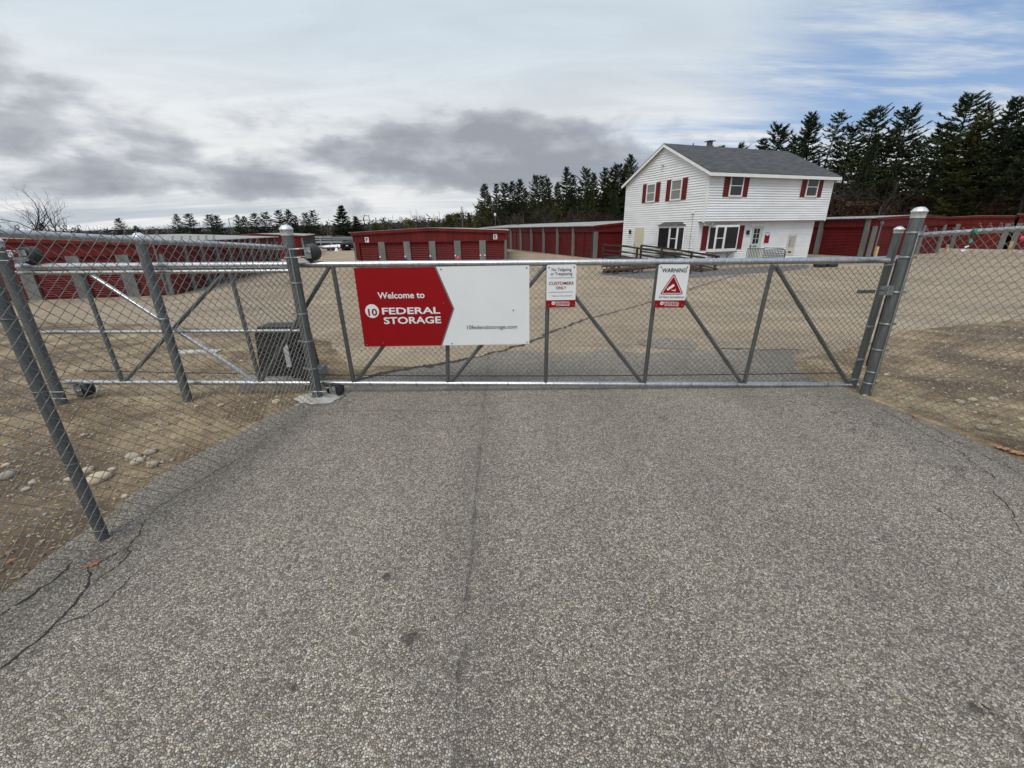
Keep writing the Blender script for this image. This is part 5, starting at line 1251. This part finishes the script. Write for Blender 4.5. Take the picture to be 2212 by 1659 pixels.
for i in range(9): tree(R_.choice(('bare0', 'bare1', 'bare2')), 1090 + i * 30 + R_.uniform(-8, 8), R_.uniform(425, 455), R_.uniform(60, 66), 'leafless understorey tree, ' + ORD[i] + ' from the left above the long red row', 'leafless trees above the long red row', name='bare_tree', cat='bare tree', wide=1.3)
for i in range(12): tree(R_.choice(('bare0', 'bare1', 'bare2', 'bigbare')), 1815 + i * 38 + R_.uniform(-12, 12), R_.uniform(335, 400), R_.uniform(42, 50), 'leafless understorey tree, ' + ORD[i] + ' from the left behind the right storage buildings', 'leafless trees behind the right storage buildings', name='bare_tree', cat='bare tree', wide=1.3)
for i, (x, y, d) in enumerate(((1800, 425, 44), (1870, 432, 41), (2150, 430, 41))):
    tree('brown', x, y, d, 'low tree with brown dead leaves, ' + ORD[i] + ' behind the right storage buildings', 'brown leaved trees behind the right storage buildings', name='oak_sapling', cat='young tree', wide=1.3)
# dense wood that reads as one mass behind the rows
def woods(name, pts, hmin, hmax, n_, mats, seed):
    rnd = random.Random(seed); mb = MB()
    for _ in range(n_):
        t_ = rnd.random() * (len(pts) - 1); i = int(t_); a = Vector(pts[i]); c_ = Vector(pts[i + 1]); p = a.lerp(c_, t_ - i); dep = rnd.uniform(0, 9)
        x, y = p.x + rnd.gauss(0, .8), p.y + dep; g = gz(x, y); h = rnd.uniform(hmin, hmax) * (p.z if p.z else 1)
        mb.cur = 0
        if rnd.random() < .16: mb.tube([(x, y, g), (x + rnd.uniform(-.3, .3), y, g + h * 1.1)], [.10, .04], 3, False, False)
        else:
            mb.cur = 1 if rnd.random() < .6 else 2
            q = Vector((x, y, g + h * rnd.random() ** .8))
            for k in range(5):
                dd = Vector((rnd.uniform(-1, 1), rnd.uniform(-1, 1), rnd.uniform(-.1, .9))).normalized(); ln = rnd.uniform(.5, 1.1); w = dd.cross(Vector((rnd.uniform(-1, 1), rnd.uniform(-1, 1), .1))).normalized() * ln * .16
                o_ = Vector((rnd.gauss(0, .35), rnd.gauss(0, .35), rnd.gauss(0, .25))); mb.add([q + o_ - w, q + o_ + w, q + o_ + dd * ln + w * .3, q + o_ + dd * ln - w * .3], [(0, 1, 2, 3)])
    return tag(obj(name, mb, mats), None, kind='stuff')
woods('woodland', [(-6, 84, .75), (8, 82, .8), (26, 76, .95)], 1, 9.5, 5200, ['bark', 'needles', 'twigs'], 1)['label'] = 'dense dark wood behind the pines left of the house'
woods('woodland', [(34, 60, 1), (50, 54, 1), (72, 42, 1), (92, 34, 1)], 1, 8.0, 6000, ['bark', 'needles', 'twigs'], 2)['label'] = 'dense dark wood behind the storage buildings on the right'
woods('brushwood', [(-210, 60, .62), (-170, 95, .62), (-120, 115, .66), (-60, 118, .72), (-20, 112, .8), (0, 96, .75), (8, 90, .8)], 1, 8.0, 12000, ['bark', 'twigs', 'needles_olive'], 4)['label'] = 'low brown brushwood line across the far left of the yard'
woods('brushwood', [(-260, 90, .9), (-180, 140, .9), (-60, 160, 1.0), (0, 150, 1.0)], 1, 9.5, 7000, ['bark', 'twigs', 'needles'], 5)['label'] = 'second brushwood belt farther behind the guard rails'

# ------------------------------------------------------------------ stones, pebbles, leaves
z7 = lambda x, y: ((x * .27125) / 1.3034, (1150 + y * .27125) / 1.3034)
zm_ = lambda x, y: ((500 + x * .22604) / 1.3034, (800 + y * .22604) / 1.3034)
zr_ = lambda x, y: ((2350 + x * .2412) / 1.3034, (900 + y * .2412) / 1.3034)
stones = [(z7, 870, 290, 90), (z7, 1390, 515, 170), (z7, 1560, 465, 140), (z7, 1430, 562, 140), (z7, 910, 660, 150), (z7, 1040, 740, 230), (z7, 715, 750, 90), (z7, 1300, 920, 80), (z7, 1590, 600, 150), (z7, 1170, 640, 90), (z7, 90, 710, 190), (z7, 340, 780, 90), (z7, 270, 850, 90), (z7, 60, 600, 90),
          (zm_, 540, 1520, 100), (zm_, 830, 1545, 55), (zm_, 1180, 1570, 50), (zm_, 1230, 1480, 140), (zm_, 1250, 1415, 80), (zm_, 430, 1140, 60), (zm_, 800, 970, 80), (zm_, 240, 1525, 70), (zm_, 1500, 1520, 90),
          (zr_, 600, 650, 70), (zr_, 1450, 970, 110), (zr_, 1840, 945, 130), (zr_, 1600, 950, 110), (zr_, 1700, 1275, 170), (zr_, 1870, 1215, 130), (zr_, 2040, 1355, 60), (zr_, 2150, 1355, 60), (zr_, 2180, 1180, 90), (zr_, 350, 895, 60), (zr_, 905, 990, 40)]
names_ = {id(z7): 'beside the left line post', id(zm_): 'near the gate motor pad', id(zr_): 'behind the right fence'}
cn = {}
for i, (zf, x, y, sz) in enumerate(stones):
    p = G(*zf(x, y)); sc2 = {id(z7): .27125, id(zm_): .22604, id(zr_): .2412}[id(zf)] / 1.3034
    r = sz * sc2 / 910 * (p - Vector((0, 0, CZ))).dot(fw) / 2 * .95
    mb = MB(); mb.blob((0, 0, 0), r, 100 + i, .5); o = obj('cobble_stone', mb, 'cobble'); o.location = (p.x, p.y, gz(p.x, p.y) + r * .22)
    k = names_[id(zf)]; c_ = cn.get(k, 0); cn[k] = c_ + 1
    tag(o, ('large ' if sz > 130 else 'small ' if sz < 75 else '') + 'pale cobble, ' + ORD[c_] + ' of those lying in the dirt ' + k, 'stone', 'pale cobbles lying in the dirt')
mb = MB(); mb.box(-.38, .38, -.09, .09, -.01, .03); p = G(425, 762); o = obj('stone_slab', mb, 'concrete'); o.location = (p.x, p.y, gz(p.x, p.y)); tag(o, 'flat pale slab lying in the dirt behind the gate tail', 'slab')
rnd = random.Random(5)
def scatter(name, pick, n_, rmin, rmax, mats, label, seed=1, flatz=.6):
    rnd = random.Random(seed); mb = MB(); ico = bmesh.new(); bmesh.ops.create_icosphere(ico, subdivisions=1, radius=1); V0 = [v.co.copy() for v in ico.verts]; F0 = [tuple(v.index for v in f.verts) for f in ico.faces]; ico.free()
    for _ in range(n_):
        x, y = pick(rnd); r = rmin + (rmax - rmin) * rnd.random() ** 3; a = rnd.random() * 6.28; e = rnd.uniform(.5, 1); mb.cur = rnd.randrange(len(mats)); z = gz(x, y) + r * .2
        mb.add([(x + r * (v.x * math.cos(a) - v.y * e * math.sin(a)) * rnd.uniform(.85, 1.15), y + r * (v.x * math.sin(a) + v.y * e * math.cos(a)), z + v.z * r * flatz) for v in V0], F0, True)
    return tag(obj(name, mb, mats), label, kind='stuff')
def pick_left(r):
    while True:
        x, y = r.uniform(-7.5, -2.1), r.uniform(.4, 9)
        if x < -2.45 - .12 * (2.5 - y) * 0 + (.3 if y > 4.4 else 0) - (.12 if y < 3 else 0): return x, y
def pick_right(r):
    while True:
        x, y = r.uniform(3.95, 10), r.uniform(2.2, 8)
        if x > 4.05 + (4.3 - y) * .12: return x, y
scatter('pebbles', pick_left, 9000, .003, .024, ['pebble', 'cobble', 'concrete_grey'], 'loose pebbles in the brown dirt left of the driveway', 3)
scatter('pebbles', pick_right, 6500, .003, .024, ['pebble', 'cobble', 'concrete_grey'], 'loose pebbles in the brown dirt right of the driveway', 4)
def litter(name, pick, n_, label, seed):
    rnd = random.Random(seed); mb = MB()
    for _ in range(n_):
        x, y = pick(rnd); a = rnd.gauss(.4, .9); L = rnd.uniform(.010, .045); w = rnd.uniform(.0010, .0030); z = gz(x, y) + rnd.uniform(.003, .012); mb.cur = rnd.choice((0, 0, 1, 2))
        d = Vector((math.cos(a), math.sin(a), rnd.uniform(-.1, .22))) * L / 2; q = Vector((-math.sin(a), math.cos(a), .3)) * w; c_ = Vector((x, y, z))
        mb.add([c_ - d - q, c_ + d - q, c_ + d + q, c_ - d + q], [(0, 1, 2, 3)])
    return tag(obj(name, mb, ['straw', 'straw_dark', 'leaf_orange']), label, kind='stuff')
litter('dead_grass', pick_left, 14000, 'dead straw and leaf litter on the dirt left of the driveway', 7)
litter('dead_grass', pick_right, 11000, 'dead straw and leaf litter on the dirt right of the driveway', 8)
def leaf(px, py, r, label, seed, dz=.012):
    p = G(px, py); rnd = random.Random(seed); mb = MB(); k = 18; vs = [(0, 0, .006)]
    for i in range(k):
        a = 2 * math.pi * i / k; rr = r * (1.0 if i % 3 == 0 else .5) * (1 if abs(math.cos(a)) > .6 else .7) * rnd.uniform(.8, 1.2); vs.append((rr * math.cos(a), rr * math.sin(a), rnd.uniform(0, .012)))
    mb.add(vs, [(0, i + 1, (i + 1) % k + 1) for i in range(k)]); mb.add([(x, y, z - .001) for x, y, z in vs], [(0, (i + 1) % k + 1, i + 1) for i in range(k)])
    o = obj('fallen_leaf', mb, 'leaf_orange'); o.location = (p.x, p.y, gz(p.x, p.y) + dz); o.rotation_euler = (0, 0, seed); tag(o, label, 'leaf', 'fallen oak leaves')
leaf(203, 1223, .045, 'orange oak leaf lying alone on the asphalt near the left cracks', 1)
leaf(2165, 972, .07, 'rust brown leaf at the foot of the right fence, left one of the pair', 2); leaf(2198, 982, .08, 'rust brown leaf at the foot of the right fence, right one of the pair', 3)
leaf(1975, 902, .04, 'small brown leaf on the asphalt edge near the right gate post', 4); leaf(27, 1215, .04, 'brown leaf in the dirt at the left photo edge', 5)
leaf(1900, 872, .03, 'dark curled leaf just right of the tall gate post foot', 6)
